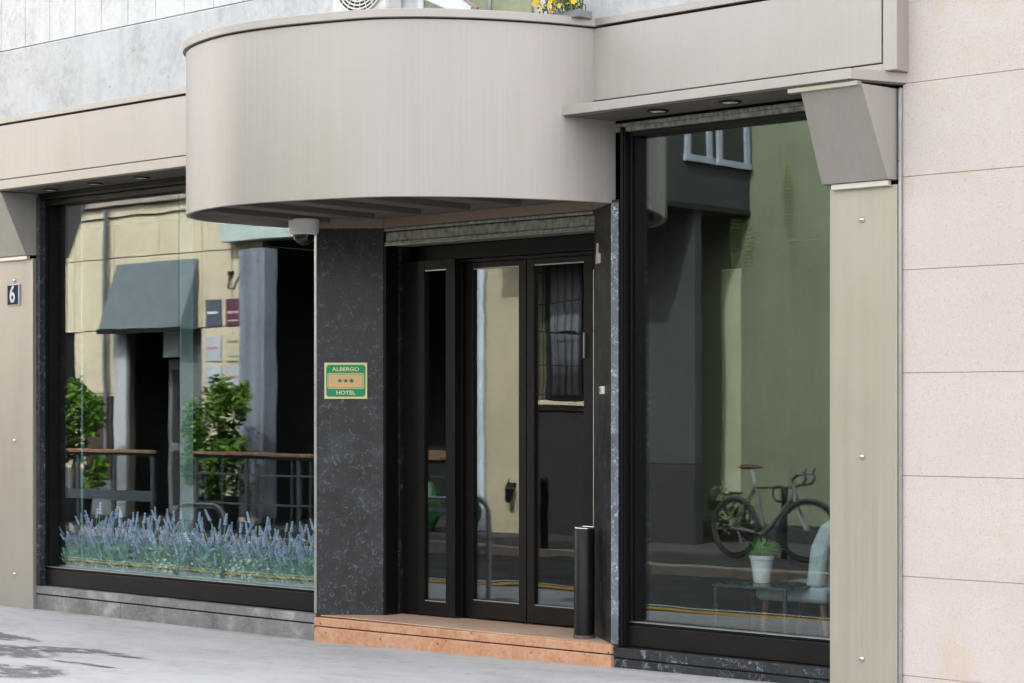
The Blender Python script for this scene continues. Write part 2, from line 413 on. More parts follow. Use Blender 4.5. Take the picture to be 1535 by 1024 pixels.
# pillars (end strips) with slanted brackets
for nm, x0, x1, zb in (('l', -14.46, -13.949, -.05), ('r', -6.20, -5.762, .02)):
    pl = MB().box(x0, x1, -.062, .0, zb, 2.892).build('pillar_cladding', champp if nm == 'r' else champpl, H, .004)
    xc = (-14.205 if nm == 'l' else -5.986)
    for z in ((2.719, 1.376, .255) if nm == 'l' else (2.706, 1.367, .224)):
        q = MB(); rings = []
        for rr, dy in ((.0175, 0), (.016, .008), (.010, .0135), (.002, .015)):
            rings.append([(xc + rr * math.cos(t * math.pi / 8), -.062 - dy, z + rr * math.sin(t * math.pi / 8)) for t in range(16)])
        q.loft(rings).build('screw', chrome, pl, smooth=True)
    MB().box(x0 + .03, x1 - .035, -.098, -.0625, 2.884, 2.916).build('bracket_cap', capm, H, .003)
    xa, xb = x0 - .02, x1 - .06
    bx = MB()
    A = [(xa, -.335, 3.428), (xb, -.335, 3.428), (x1 - .003, -.005, 3.428), (xa, -.005, 3.428)]
    B = [(xa, -.115, 2.918), (x1 - .024, -.115, 2.918), (x1 - .003, -.005, 2.918), (xa, -.005, 2.918)]
    bx.loft([B, A]); bx.build('bracket', champd, H, .003)
    if nm == 'r':
        MB().box(xa - .075, xb - .02, -.352, -.30, 3.418, 3.4445).build('bracket_lip', champp, H, .003)
MB().box(-22, -14.465, -.02, .19, -.08, 3.425).build('marble_wall', marb, H, .003)
# edge trim against the granite wall
MB().box(-5.760, -5.742, -.05, .03, .0, 3.43).build('edge_trim', alu, H, .002)
# marble bases
def base(x0, x1, zb0, zt0, zb1, zt1, nm):
    def slope(a, b, y0, y1, f0, f1, mat, name):
        m_ = MB()
        r0 = [(a, y0, f0[0]), (a, y1, f0[0]), (a, y1, f0[1]), (a, y0, f0[1])]
        r1 = [(b, y0, f1[0]), (b, y1, f1[0]), (b, y1, f1[1]), (b, y0, f1[1])]
        return m_.loft([r0, r1]).build(name, mat, H, .003)
    n = max(1, round((x1 - x0) / 1.25)); c0 = .62
    for k in range(n):
        a = x0 + (x1 - x0) * k / n; b = x0 + (x1 - x0) * (k + 1) / n - .004
        f = lambda q, u, v: u + (v - u) * (q - x0) / (x1 - x0)
        slope(a, b, -.030, .2, (f(a, zb0, zb1) - .06, f(a, zt0, zt1) - .078), (f(b, zb0, zb1) - .06, f(b, zt0, zt1) - .078), nm, 'base_slab')
    slope(x0, x1, -.034, .2, (zt0 - .066, zt0 - .006), (zt1 - .066, zt1 - .006), nm, 'base_sill')
    slope(x0 - .002, x1, -.022, .19, (zt0 - .0775, zt0 - .0665), (zt1 - .0775, zt1 - .0665), darkgap, 'base_groove')
base(-13.947, -10.545, -.02, .176, -.027, .168, marbbase)
base(-7.805, -6.2, .02, .150, .035, .150, marbg)
# entrance step
st = MB()
pf = [(-10.535, -.055), (-7.808, -.055), (-7.808, .08), (-8.0, .75), (-10.3, .75), (-10.535, .08)]
def stepslab(z0a, z0b, z1a, z1b, inset=0):
    m_ = MB(); n = len(pf); lo, hi = [], []
    for x_, y_ in pf:
        k = (x_ + 10.535) / 2.727; yy = y_ + (inset if y_ < 0 else 0)
        lo.append((x_, yy, z0a + (z0b - z0a) * k)); hi.append((x_, yy, z1a + (z1b - z1a) * k))
    return m_.loft([lo, hi])
es = stepslab(-.09, -.06, .079, .094).build('entrance_step', rossom, H, .004)
stepslab(.0795, .0945, .086, .101, .012).build('step_groove', darkgap, es)
stepslab(.0865, .1015, .146, .160).build('tread', rossom, es, .006)
MB().prism([(-10.50, -.02), (-7.84, -.02), (-8.05, .5), (-10.2, .5)], .1555, .1615).build('worn_tread', rossot, es)
# splayed left pillar, return, right jamb
zc0 = .155
MB().prism([(-10.53, -.03), (-10.159, .27), (-10.159, .40), (-10.53, .40)], zc0 - .01, 2.95).build('marble_pillar', marb, H, .003)
MB().box(-10.17, -10.128, .402, .60, zc0, 2.95).build('pillar_return', marbp, H, .002)
MB().box(-10.155, -10.137, .275, .40, zc0, 2.82).build('shutter_guide', blackm, H)
MB().box(-10.557, -10.532, -.034, .05, .17, 2.93).build('pillar_edge_trim', alu, H, .002)
MB().prism([(-7.822, -.03), (-7.765, -.03), (-7.765, .3), (-8.205, .3), (-8.205, .27)], zc0, 2.95).build('marble_jamb', marbp, H, .003)
MB().box(-7.825, -7.768, -.0345, -.0305, zc0 + .01, 2.93).build('jamb_front_strip', marbw, H)
MB().box(-8.235, -8.206, .30, .56, zc0, 2.82).build('shutter_guide', blackm, H)
MB().box(-8.243, -8.236, .30, .33, .3, 2.55).build('guide_bead', alu, H)
# band under canopy following the splay
bz0, bz1 = 2.935, 3.003
MB().prism([(-10.53, -.05), (-10.15, .257), (-10.15, .30), (-10.53, .0)], bz0, bz1).build('canopy_back_band', bandm, H, .002)
MB().box(-10.148, -8.215, .255, .30, bz0, bz1).build('canopy_back_band', bandm, H, .002)
MB().prism([(-8.213, .255), (-7.87, -.01), (-7.87, .04), (-8.213, .30)], bz0, bz1).build('canopy_back_band', bandm, H, .002)
# roller shutter box
sh = MB().box(-10.15, -8.21, .285, .50, 2.835, 2.905).build('shutter_box', galvm, H, .006)
MB().box(-10.15, -8.21, .275, .50, 2.812, 2.834).build('shutter_lip', galvm, sh, .003)
MB().box(-10.15, -8.21, .262, .5, 2.911, 2.932).build('shutter_moulding', galvm, sh, .006)
MB().box(-10.15, -8.21, .30, .5, 2.9055, 2.9105).build('shutter_gap', darkgap, sh)
MB().box(-10.152, -8.208, .272, .278, 2.806, 2.8115).build('shutter_bead', alu, sh)
# window shutter housings
for x0, x1, m_ in ((-7.835, -6.21, galvm), (-13.945, -10.56, brownf)):
    hb = MB().box(x0, x1, -.012, .20, 3.405, 3.429).build('window_shutter_box', m_, H, .004)
    MB().box(x0, x1, -.004, .20, 3.375, 3.404).build('box_lip', m_, hb, .003)

# display windows
def window(x0, x1, panes, zb, zt, jamb_l):
    W = MB().box(x0, x1, .03, .16, zb + .002, zb + .135).build('display_window', brownf, H, .004)      # kick rail is the body
    MB().box(x0, x1, .045, .15, zb + .136, zb + .152).build('glazing_rail', blackm, W, .003)
    MB().box(x0, x1, .038, .09, zb + .153, zb + .158).build('glazing_bead', alu, W)
    MB().box(x0, x1, .03, .16, zt, 3.374).build('head_frame', brownf, W, .004)
    MB().box(x0, x0 + .05, .035, .155, zb + .16, zt).build('side_frame', blackm, W, .004)
    MB().box(x0 + .051, x0 + .062, .06, .15, zb + .16, zt).build('side_bead', brownf, W)
    MB().box(x1 - .05, x1, .035, .155, zb + .16, zt).build('side_frame', blackm, W, .004)
    for a, b in panes:
        MB().box(a, b, G0, G0 + .012, zb + .159, zt - .001).build('pane', pane_s, W)
    return W
window(-13.946, -10.56, [(-13.90, -12.253), (-12.247, -10.61)], .172, 3.33, True)
window(-7.762, -6.205, [(-7.715, -6.25)], .148, 3.345, True)
MB().box(-13.947, -13.90, -.03, .028, .176, 3.40).build('window_jamb', marbg, H, .002)
MB().box(-7.764, -7.742, -.02, .03, .155, 3.40).build('window_guide', blackm, H, .002)
MB().box(-7.740, -7.733, -.01, .03, .155, 3.40).build('window_guide_bead', brownf, H)
MB().box(-7.765, -7.72, .031, .3, 2.96, 3.42).build('upper_jamb', blackm, H)

# entrance door
D = MB().box(-10.03, -8.24, .50, .62, 2.70, 2.81).build('entrance_door', blackm, H, .004)   # transom
MB().box(-10.03, -8.24, .515, .6, 2.671, 2.697).build('transom_rail', brownf, D, .003)
def leaf(x0, x1, y, gx0, gx1, gz0, gz1, zt, nm='door_leaf', m_=None):
    m_ = m_ or brownf
    L_ = MB()
    L_.box(x0, gx0, y, y + .055, .172, zt).box(gx1, x1, y, y + .055, .172, zt)
    L_.box(gx0, gx1, y + .001, y + .054, .172, gz0).box(gx0, gx1, y + .001, y + .054, gz1, zt)
    o = L_.build(nm, m_, D, .003)
    MB().box(gx0, gx1, y + .006, y + .012, gz0 + .001, gz0 + .007).build('glazing_bead', alu, o)
    MB().box(gx0, gx1, y + .006, y + .012, gz1 - .008, gz1 - .001).build('glazing_bead', alu, o)
    MB().box(gx0 - .005, gx1 + .005, y + .022, y + .032, gz0 - .005, gz1 + .005).build('glass', pane_d, o)
    return o
leaf(-9.585, -9.018, .52, -9.515, -9.085, .29, 2.63, 2.668)
l2 = leaf(-9.010, -8.43, .52, -8.945, -8.505, .29, 2.63, 2.668)
leaf(-9.96, -9.60, .425, -9.90, -9.69, .268, 2.63, 2.698, 'sidelight', blackm)
MB().box(-10.127, -9.962, .44, .52, .16, 2.699).build('door_post', blackm, D, .003)
MB().box(-9.61, -9.588, .482, .57, .16, 2.66).build('door_post', blackm, D, .003)
MB().box(-8.428, -8.245, .51, .60, .16, 2.669).build('door_post', blackm, D, .003)
MB().box(-8.497, -8.484, .502, .519, 1.98, 2.15).build('door_handle', plain('grey_strip', (.25, .27, .28), .4), l2, .003)
MB().box(-8.392, -8.374, .488, .509, 1.46, 1.74).build('door_label_strip', white, D, .002)
MB().box(-8.392, -8.374, .488, .509, 1.35, 1.455).build('door_label_strip', plain('blue_sticker', (.05, .22, .42), .4), D, .002)

# ------------------------------------------------------------------ canopy
PLAN = [(-7.812, .0), (-7.858, -.155), (-7.945, -.37), (-8.06, -.60), (-8.29, -.945), (-8.62, -1.25), (-8.93, -1.375), (-9.27, -1.475), (-9.66, -1.53), (-9.98, -1.495),
        (-10.28, -1.40), (-10.50, -1.255), (-10.635, -1.085), (-10.69, -.90), (-10.69, -.70), (-10.665, -.45), (-10.62, -.2), (-10.585, .0)]
def spline(P_, n=8):
    out = []
    for k in range(len(P_) - 1):
        p0, p1, p2, p3 = (Vector(P_[max(0, min(len(P_) - 1, k + q))]) for q in (-1, 0, 1, 2))
        for t in [q / n for q in range(n)]:
            v = .5 * ((2 * p1) + (p2 - p0) * t + (2 * p0 - 5 * p1 + 4 * p2 - p3) * t * t + (3 * p1 - p0 - 3 * p2 + p3) * t ** 3); out.append((v.x, v.y))
    return out + [P_[-1]]
PATH = spline(PLAN)
def smooth(P_):
    for _ in range(12):
        P_ = [P_[0]] + [tuple(.25 * a + .5 * b + .25 * c for a, b, c in zip(P_[k - 1], P_[k], P_[k + 1])) for k in range(1, len(P_) - 1)] + [P_[-1]]
    return P_
PATH = smooth(PATH)
def offset(d):
    out = []
    for k, p in enumerate(PATH):
        a, b = PATH[max(0, k - 1)], PATH[min(len(PATH) - 1, k + 1)]; t = Vector((b[0] - a[0], b[1] - a[1])).normalized()
        out.append((p[0] + t.y * d, p[1] - t.x * d))          # positive = inwards
    return [(x, min(y, -.0)) for x, y in out]
if offset(.1)[70][1] < PATH[70][1]:
    _off = offset
    def offset(d): return _off(-d)
Cn = thing('entrance_canopy', (-9.2, 0, 2.93), 'large half round champagne metal canopy curving out over the hotel door', 'canopy')
def ringwall(do, di, z0, z1, name, mat, bev=.003):
    rings = [[(o[0], o[1], z0), (i[0], i[1], z0), (i[0], i[1], z1), (o[0], o[1], z1)] for o, i in zip(offset(do), offset(di))]
    return MB().loft(rings).build(name, mat, Cn, bev, True)
ringwall(0, .03, 2.93, 4.012, 'skirt', champ)
ringwall(-.022, .05, 4.020, 4.072, 'rim', champ, .005)
ringwall(.008, .05, 4.0125, 4.0195, 'rim_gap', darkgap, 0)
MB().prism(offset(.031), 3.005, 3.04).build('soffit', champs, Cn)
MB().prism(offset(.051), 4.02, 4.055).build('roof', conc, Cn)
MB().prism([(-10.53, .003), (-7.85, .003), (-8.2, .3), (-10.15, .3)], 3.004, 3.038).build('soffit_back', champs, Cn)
def yfront(x):
    best = 0
    for a, b in zip(PATH, PATH[1:]):
        if (a[0] - x) * (b[0] - x) <= 0 and a[0] != b[0]:
            y = a[1] + (b[1] - a[1]) * (x - a[0]) / (b[0] - a[0]); best = min(best, y)
    return best
for k in range(6):
    xx = -10.40 + k * .45; y0 = max(yfront(xx - .085), yfront(xx + .085)) + .07
    if y0 < -.3: MB().box(xx - .085, xx + .085, y0, -.10, 2.955, 3.004).build('soffit_slat', champs, Cn, .004)

# ------------------------------------------------------------------ neighbouring granite building
N = thing('granite_building', (-4, 0, 0), 'pale pink granite clad wall of the neighbouring building beside the shopfront', 'building')
zs = [-.1, .15, .703, 1.265, 1.838, 2.413, 2.933, 3.453, 3.97, 4.5, 5.05, 5.6, 6.2, 6.8, 7.4]
mb = MB()
for z0, z1 in zip(zs, zs[1:]):
    mb.box(-5.741, 7, -.03, .04, z0 + .0018, z1 - .0018)
mb.build('wall', gran, N)
MB().box(-5.741, 7, -.022, .3, -.1, 7.4).build('wall_joints', jointm, N)

# ------------------------------------------------------------------ signs and fittings on the facade
d1 = Vector((.371, .30, 0)).normalized(); nrm = Vector((d1.y, -d1.x, 0))
A0 = Vector((-10.53, -.03, 0))
def onp(s, z, off): return A0 + d1 * s + Vector((0, 0, z)) + nrm * off
S = thing('hotel_sign', onp(.209, 1.84, .0), 'green and gold three star hotel plaque on the black marble pillar', 'sign')
green = plain('sign_green', (.0, .30, .13), .35, 0, .05); gold = plain('sign_gold', (.72, .50, .22), .4, .2, .06); cream = plain('sign_cream', (.86, .78, .38), .4, 0, .05)
def rrect(s0, s1, z0, z1, r, off0, off1):
    pts = []
    for cx_, cz_, a in ((s1 - r, z1 - r, 0), (s0 + r, z1 - r, 90), (s0 + r, z0 + r, 180), (s1 - r, z0 + r, 270)):
        for k in range(7):
            t = R(a + 15 * k); pts.append((cx_ + r * math.cos(t), cz_ + r * math.sin(t)))
    return MB().loft([[onp(a, b, off0) for a, b in pts], [onp(a, b, off1) for a, b in pts]])
rrect(.055, .363, 1.712, 1.971, .002, .001, .010).build('plate', cream, S)
rrect(.068, .350, 1.727, 1.955, .022, .0101, .0115).build('green_field', green, S)
rrect(.078, .341, 1.784, 1.896, .014, .0116, .0128).build('badge_border', cream, S)
rrect(.083, .336, 1.789, 1.891, .011, .0129, .0135).build('badge_line', green, S)
bdg = rrect(.087, .332, 1.793, 1.887, .009, .0136, .0146).build('badge', gold, S)
Mrot = Matrix((( d1.x, 0, nrm.x, 0), (d1.y, 0, nrm.y, 0), (0, 1, 0, 0), (0, 0, 0, 1)))
def TM(s, z, off): return Matrix.Translation(onp(s, z, off)) @ Mrot
text('lettering', 'ALBERGO', .0385, cream, S, TM(.209, 1.923, .0125), .0008, 1.15, .0009)
text('lettering', 'HOTEL', .0385, cream, S, TM(.209, 1.754, .0125), .0008, 1.15, .0009)
for k in (-1, 0, 1):
    pts = []
    for j in range(10):
        rr = .0185 if j % 2 == 0 else .0078; t = math.pi / 2 + j * math.pi / 5
        pts.append((.209 + k * .042 + rr * 1.15 * math.cos(t), 1.841 + rr * math.sin(t)))
    MB().loft([[onp(a, b, .0147) for a, b in pts], [onp(a, b, .0158) for a, b in pts]]).build('star', plain('star_green', (.01, .12, .06), .4), S)

P6 = thing('house_number_plate', (-14.21, -.07, 2.6), 'small dark blue enamel plate with white number 6 on the left metal pillar', 'number plate')
MB().box(-14.292, -14.129, -.078, -.063, 2.508, 2.686).build('plate_rim', white, P6, .003)
MB().box(-14.284, -14.137, -.082, -.0785, 2.516, 2.678).build('plate', plain('enamel_blue', (.012, .025, .055), .5, 0, .05, 8, 0, Specular__IOR__Level=.1), P6)
text('numeral', '6', .20, white, P6, Matrix.Translation((-14.213, -.0835, 2.597)) @ Matrix.Rotation(R(90), 4, 'X'), .001, .80, .004)

cam_white = plain('camera_white', (.86, .87, .88), .35, 0, .04)
K = thing('security_camera', (-10.33, -.34, 2.97), 'white dome security camera hanging below the canopy beside the marble pillar', 'security camera')
MB().lathe([(.085, 3.0040), (.085, 2.9660)], (-10.33, -.34), 32).build('mount', champs, K, .003, True)
MB().lathe([(.02, 2.9650), (.104, 2.9650), (.108, 2.9600), (.105, 2.8800), (.101, 2.8670), (.02, 2.8670)], (-10.33, -.34), 40).build('housing', cam_white, K, 0, True)
dm = [(.076 * math.cos(t * math.pi / 16), 2.8660 - .012 - .070 * math.sin(t * math.pi / 16)) for t in range(9)]
MB().lathe([(.078, 2.8665)] + dm[:-1] + [(.004, 2.7840)], (-10.33, -.34), 40).build('dome', plain('smoked_dome', (.012, .012, .014), .06), K, 0, True)
MB().lathe([(.086, 2.8665), (.087, 2.8590), (.079, 2.8560)], (-10.33, -.34), 40).build('dome_ring', cam_white, K, 0, True)

spots = [(-7.339, -.19, 3.4455, 'recessed round spotlight in the right ledge nearest the canopy'), (-6.806, -.185, 3.4455, 'recessed round spotlight in the right ledge nearest the slanted bracket'),
         (-12.356, -.18, 3.4295, 'recessed round spotlight in the left ledge nearest the canopy'), (-12.956, -.17, 3.4295, 'middle recessed round spotlight in the left ledge'),
         (-13.58, -.15, 3.4295, 'recessed round spotlight in the left ledge nearest the left bracket')]
for x, y, z, lb in spots:
    t = thing('ceiling_light', (x, y, z), lb, 'spotlight', 'recessed spotlights under the ledges')
    MB().torus((x, y, z - .001), (0, 0, 1), .058, .010, 32, 8).build('ring', blackm if y < -.18 else brownf, t, 0, True)
    MB().lathe([(.049, z + .0005), (.049, z - .006), (.045, z - .009), (.004, z - .0095)], (x, y), 28).build('lens', ledlens, t, 0, True)

# ash bin by the right jamb
bin_ = thing('ash_bin', (-8.165, .115, .162), 'slim black cylindrical ash bin standing on the orange step', 'ash bin')
bc = (-8.165, .115)
MB().lathe([(.067, .176), (.067, .868), (.064, .872), (.058, .872), (.058, .80), (.01, .80)], bc, 48).build('body', plain('bin_black', (.007, .0068, .007), .4, 0, .12, 8, 0, Specular__IOR__Level=.3), bin_, 0, True)
MB().lathe([(.070, .163), (.071, .178), (.0675, .183)], bc, 48).build('base_ring', plain('worn_base', (.10, .085, .08), .6, 0, .5, 40), bin_, 0, True)
MB().torus((bc[0] + .004, bc[1], .874), (.05, -.02, 1), .066, .005, 44, 8).build('rim', chrome, bin_, 0, True)
MB().lathe([(.057, .846), (.055, .852), (.01, .85)], bc, 36).build('ash_tray', alu, bin_, 0, True)

# small fittings on the jamb (splayed face)
d2 = Vector((-.382, .30, 0)).normalized(); n2 = Vector((-d2.y, d2.x, 0)); n2 = n2 if n2.y < 0 else -n2
J0 = Vector((-7.822, -.03, 0))
def onj(s, z, off): return J0 + d2 * s + Vector((0, 0, z)) + n2 * off
def jbox(s0, s1, z0, z1, o0, o1): return MB().loft([[onj(a, b, o0) for a, b in ((s0, z0), (s1, z0), (s1, z1), (s0, z1))], [onj(a, b, o1) for a, b in ((s0, z0), (s1, z0), (s1, z1), (s0, z1))]])
cb = thing('cable_bracket', onj(.33, 2.64, 0), 'broken cream plastic cable bracket high on the right marble jamb', 'bracket')
crm = plain('cream_plastic', (.70, .60, .50), .5, 0, .08)
jbox(.30, .385, 2.575, 2.64, .001, .018).build('clip_body', crm, cb, .004)
jbox(.36, .395, 2.615, 2.71, .001, .012).build('clip_arm', crm, cb, .003)
ic = thing('doorbell', onj(.25, 1.755, 0), 'small white doorbell button on the right marble jamb at chest height', 'doorbell')
jbox(.185, .285, 1.733, 1.783, .001, .016).build('case', cam_white, ic, .004)
jbox(.225, .262, 1.745, 1.772, .0165, .021).build('button', alu, ic, .003)

# things on the canopy roof
acw = plain('ac_white', (.74, .72, .69), .45, 0, .05)
AC = thing('air_conditioner', (-9.8, -.2, 4.06), 'white air conditioner unit with round fan grille standing on the canopy roof', 'air conditioner')
ax0, ax1, ay, az = -10.09, -9.56, -.30, 4.335
MB().box(ax0, ax1, ay, ay + .17, az, az + .62).build('casing', acw, AC, .03)
MB().box(ax0 + .05, ax1 - .05, ay + .02, ay + .15, 4.061, az - .001).build('stand', jointg, AC)
fan = MB().lathe([(.001, 0), (.25, 0), (.25, .012), (.001, .012)], (0, 0), 40)
fan.v = [(ax0 + .30 + a, ay - .014 + c, az + .265 + b) for a, b, c in fan.v]
fan.build('fan_opening', darkgap, AC)
g = MB()
for k in range(1, 11): g.torus((ax0 + .30, ay - .018, az + .265), (0, 1, 0), .0255 * k, .0065, 40, 6)
for k in range(12):
    t = k * math.pi / 12; g.tube([(ax0 + .3 - .25 * math.cos(t), ay - .02, az + .265 - .25 * math.sin(t)), (ax0 + .3 + .25 * math.cos(t), ay - .02, az + .265 + .25 * math.sin(t))], .003, 5)
g.build('fan_grille', acw, AC, 0, True)
WD = thing('balcony_screen', (-8.7, .0, 4.06), 'white framed balcony door and mossy glass screen above the canopy', 'balcony screen')
MB().box(-9.80, -9.42, -.12, -.112, 4.10, 5.3).build('door_panel', white, WD, .004)
MB().box(-9.41, -9.36, -.15, -.112, 4.10, 5.3).build('post', cam_white, WD, .004)
mossy = stucco('mossy_glass', (.36, .38, .26), .55, (.15, .18, .06))
MB().box(-9.35, -8.40, -.135, -.125, 4.10, 5.3).build('glass_panel', mossy, WD)
MB().box(-8.76, -8.74, -.15, -.1355, 4.10, 5.3).build('post', alu, WD)
MB().tube([(-9.25, -.34, 4.62), (-8.72, -.30, 4.23)], .014, 8).build('brace', bandm, WD, 0, True)
MB().loft([[(-9.40, -.33, 4.45), (-8.80, -.31, 4.18), (-8.80, -.29, 4.18), (-9.40, -.31, 4.45)], [(-9.40, -.33, 4.72), (-8.76, -.31, 4.26), (-8.76, -.29, 4.26), (-9.40, -.31, 4.72)]]).build('awning_flap', white, WD)
fl = thing('flower_planter', (-8.15, -.3, 4.07), 'yellow flowers in a low planter at the right end of the canopy roof', 'flower planter')
MB().box(-8.6, -7.84, -.33, -.2, 4.061, 4.11).build('trough', jointg, fl, .006)
leafg = leafmat('flower_leaf', (.04, .08, .02), (.10, .17, .05), (.22, .28, .12))
mb = MB(); fb = MB()
for k in range(60):
    x = rnd.choice([rnd.gauss(-7.97, .06), rnd.uniform(-8.2, -7.86)]); y = rnd.uniform(-.36, -.2); h = rnd.uniform(.05, .22)
    mb.tube([(x, y, 4.10), (x + rnd.uniform(-.03, .03), y - .02, 4.10 + h * .6), (x + rnd.uniform(-.06, .06), y - .03, 4.10 + h)], .0035, 4)
    a = rnd.uniform(0, 6.28); c = Vector((x, y, 4.10 + h * .5)); d = Vector((math.cos(a), math.sin(a), .5)) * .05; w_ = Vector((-math.sin(a), math.cos(a), 0)) * .012
    mb.add([c, c + d * .5 + w_, c + d, c + d * .5 - w_], [(0, 1, 2, 3)])
for k in range(26):
    x = rnd.choice([rnd.gauss(-7.97, .07), rnd.gauss(-8.16, .03), rnd.gauss(-8.0, .1)]); y = rnd.uniform(-.38, -.25); z = 4.10 + rnd.uniform(.02, .24)
    n = rnd.randint(7, 9); rr = rnd.uniform(.018, .034); tl = Vector((rnd.uniform(-.5, .5), -1, rnd.uniform(-.1, .8))).normalized(); u = tl.orthogonal().normalized(); w_ = tl.cross(u); c = Vector((x, y, z))
    for j in range(n):
        t = 6.283 * j / n; d = u * math.cos(t) + w_ * math.sin(t); e = u * -math.sin(t) + w_ * math.cos(t)
        fb.add([c, c + d * rr * .6 + e * rr * .32 + tl * .006, c + d * rr + tl * .003, c + d * rr * .6 - e * rr * .32 + tl * .006], [(0, 1, 2, 3)])
mb.build('foliage', leafg, fl); fb.build('blossoms', plain('yellow_petal', (.80, .55, .03), .6, 0, .15), fl)

# ------------------------------------------------------------------ interior
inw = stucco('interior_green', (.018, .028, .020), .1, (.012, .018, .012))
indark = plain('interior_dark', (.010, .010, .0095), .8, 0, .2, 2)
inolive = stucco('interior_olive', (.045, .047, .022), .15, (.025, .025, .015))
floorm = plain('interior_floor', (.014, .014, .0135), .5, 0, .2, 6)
room = thing('interior_room', (-10, 2, .12), None, None, None, 'structure'); 
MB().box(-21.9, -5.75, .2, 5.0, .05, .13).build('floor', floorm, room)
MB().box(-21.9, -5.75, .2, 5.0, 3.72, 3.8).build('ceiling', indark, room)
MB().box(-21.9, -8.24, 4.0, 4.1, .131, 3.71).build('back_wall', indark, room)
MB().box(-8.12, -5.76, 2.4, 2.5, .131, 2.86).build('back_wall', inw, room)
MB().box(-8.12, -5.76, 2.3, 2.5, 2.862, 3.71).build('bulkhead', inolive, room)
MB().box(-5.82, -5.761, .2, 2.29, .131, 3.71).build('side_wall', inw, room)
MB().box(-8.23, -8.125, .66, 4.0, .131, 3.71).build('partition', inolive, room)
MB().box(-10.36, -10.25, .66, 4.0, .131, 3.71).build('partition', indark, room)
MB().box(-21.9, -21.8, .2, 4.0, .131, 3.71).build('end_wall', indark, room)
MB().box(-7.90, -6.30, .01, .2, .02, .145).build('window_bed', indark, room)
# glass fins
finm = plain('teal_glass_edge', (.42, .64, .63), .15, 0, .03, .5, 0, Alpha=.3)
for x, y1, lb in ((-12.25, .24, 'teal glass fin stiffening the joint of the left display window panes'), (-13.53, .135, 'narrow teal glass edge near the left end of the left display window')):
    tag(MB().box(x - .005, x + .005, .118, y1, .34, 3.32).build('glass_fin', finm, None, .001, loc=(x, .12, .34)), lb, 'glass fin')
# lavender bed
lst = leafmat('lavender_leaf', (.17, .34, .28), (.32, .52, .43), (.52, .70, .61))
lfl = plain('lavender_flower', (.45, .56, .78), .7, 0, .25, 20)
lpl = leafmat('pale_leaf', (.40, .55, .46), (.62, .74, .64), (.82, .88, .80))
def lavender(seed):
    r_ = random.Random(seed)
    t = thing('lavender_plant', (0, 0, 0), 'silvery lavender plant with blue flower spikes in the row behind the left display window', 'lavender', 'row of lavender behind the left window')
    ORIG[t.name] = Vector((0, 0, 0))
    s_ = MB(); f_ = MB()
    for k in range(26):
        a = r_.uniform(0, 6.28); rr = r_.uniform(0, .10); x, y = rr * math.cos(a), rr * math.sin(a) * .7
        h = r_.choice([r_.uniform(.12, .28), r_.uniform(.22, .38), r_.uniform(.22, .38)]) if k % 7 else r_.uniform(.38, .52); ln = r_.gauss(0, .10); l2_ = r_.uniform(-.06, .06)
        p = [(x, y, 0), (x + ln * .35, y + l2_ * .4, h * .5), (x + ln, y + l2_, h)]
        s_.tube(p, [.004, .0035, .0025], 4)
        top = Vector(p[2]); d = (Vector(p[2]) - Vector(p[1])).normalized()
        m_ = r_.randint(4, 6); L_ = r_.uniform(.07, .13)
        for j in range(m_):
            q = top + d * (L_ * (j / m_ - .5)); w_ = .019 * (1 - .5 * j / m_)
            f_.loft([[q + Vector((w_ * .6 * math.cos(u), w_ * .6 * math.sin(u), 0)) for u in (0, 1.57, 3.14, 4.71)], [q + d * (L_ / m_ * .5) + Vector((w_ * math.cos(u), w_ * math.sin(u), 0)) for u in (0.4, 1.97, 3.54, 5.1)], [q + d * (L_ / m_ * .98) + Vector((w_ * .4 * math.cos(u), w_ * .4 * math.sin(u), 0)) for u in (0, 1.57, 3.14, 4.71)]])
        for j in range(20):
            b = Vector(p[0]).lerp(Vector(p[1]), r_.uniform(.1, 1)); aa = r_.uniform(0, 6.28); L2 = r_.uniform(.05, .11)
            dd = Vector((math.cos(aa), math.sin(aa) * .7, r_.uniform(.3, 1.1))).normalized(); ww = dd.orthogonal().normalized() * .009
            s_.add([b, b + dd * L2 * .5 + ww, b + dd * L2, b + dd * L2 * .5 - ww], [(0, 1, 2, 3)])
    s_.build('foliage', lst, t); tag(f_.build('flower_spikes', lfl, t), kind='stuff')
    return t
protos = [lavender(s) for s in (1, 2, 3)]
n = 0
for row, yy in ((0, .26), (1, .40)):
    for k in range(17):
        x = -13.84 + k * .19 + (.09 if row else 0) + rnd.uniform(-.03, .03)
        o = protos[n] if n < 3 else copy_tree(protos[n % 3]); n += 1
        o.location = (x, yy + rnd.uniform(-.02, .02), .33); o.rotation_euler = (0, 0, rnd.uniform(-.6, .6)); s = rnd.uniform(.74, .98); o.scale = (s, s, s)
tag(MB().box(-13.9, -10.62, .16, .56, .131, .335).build('planter_box', plain('teal_planter', (.20, .34, .31), .5), None, .005, loc=(-12, .3, .13)), 'long low teal planter box under the lavender row', 'planter')
for k, (x, lb) in enumerate(((-12.48, 'pale leafy ground plant left of the glass joint among the lavender'), (-11.55, 'pale leafy ground plant right of the glass joint among the lavender'))):
    t = thing('pale_leaf_plant', (x, .15, .33), lb, 'plant', 'pale plants among the lavender')
    mb = MB()
    for j in range(110):
        c = Vector((x + rnd.gauss(0, .11), .155 + rnd.uniform(-.02, .04), .34 + abs(rnd.gauss(0, .10)))); d = Vector((rnd.uniform(-1, 1), rnd.uniform(-1, .2), rnd.uniform(-.2, 1))).normalized() * rnd.uniform(.018, .035); w_ = d.orthogonal().normalized() * .012
        mb.add([c, c + d * .5 + w_, c + d, c + d * .5 - w_], [(0, 1, 2, 3)])
    mb.build('leaves', lpl, t)

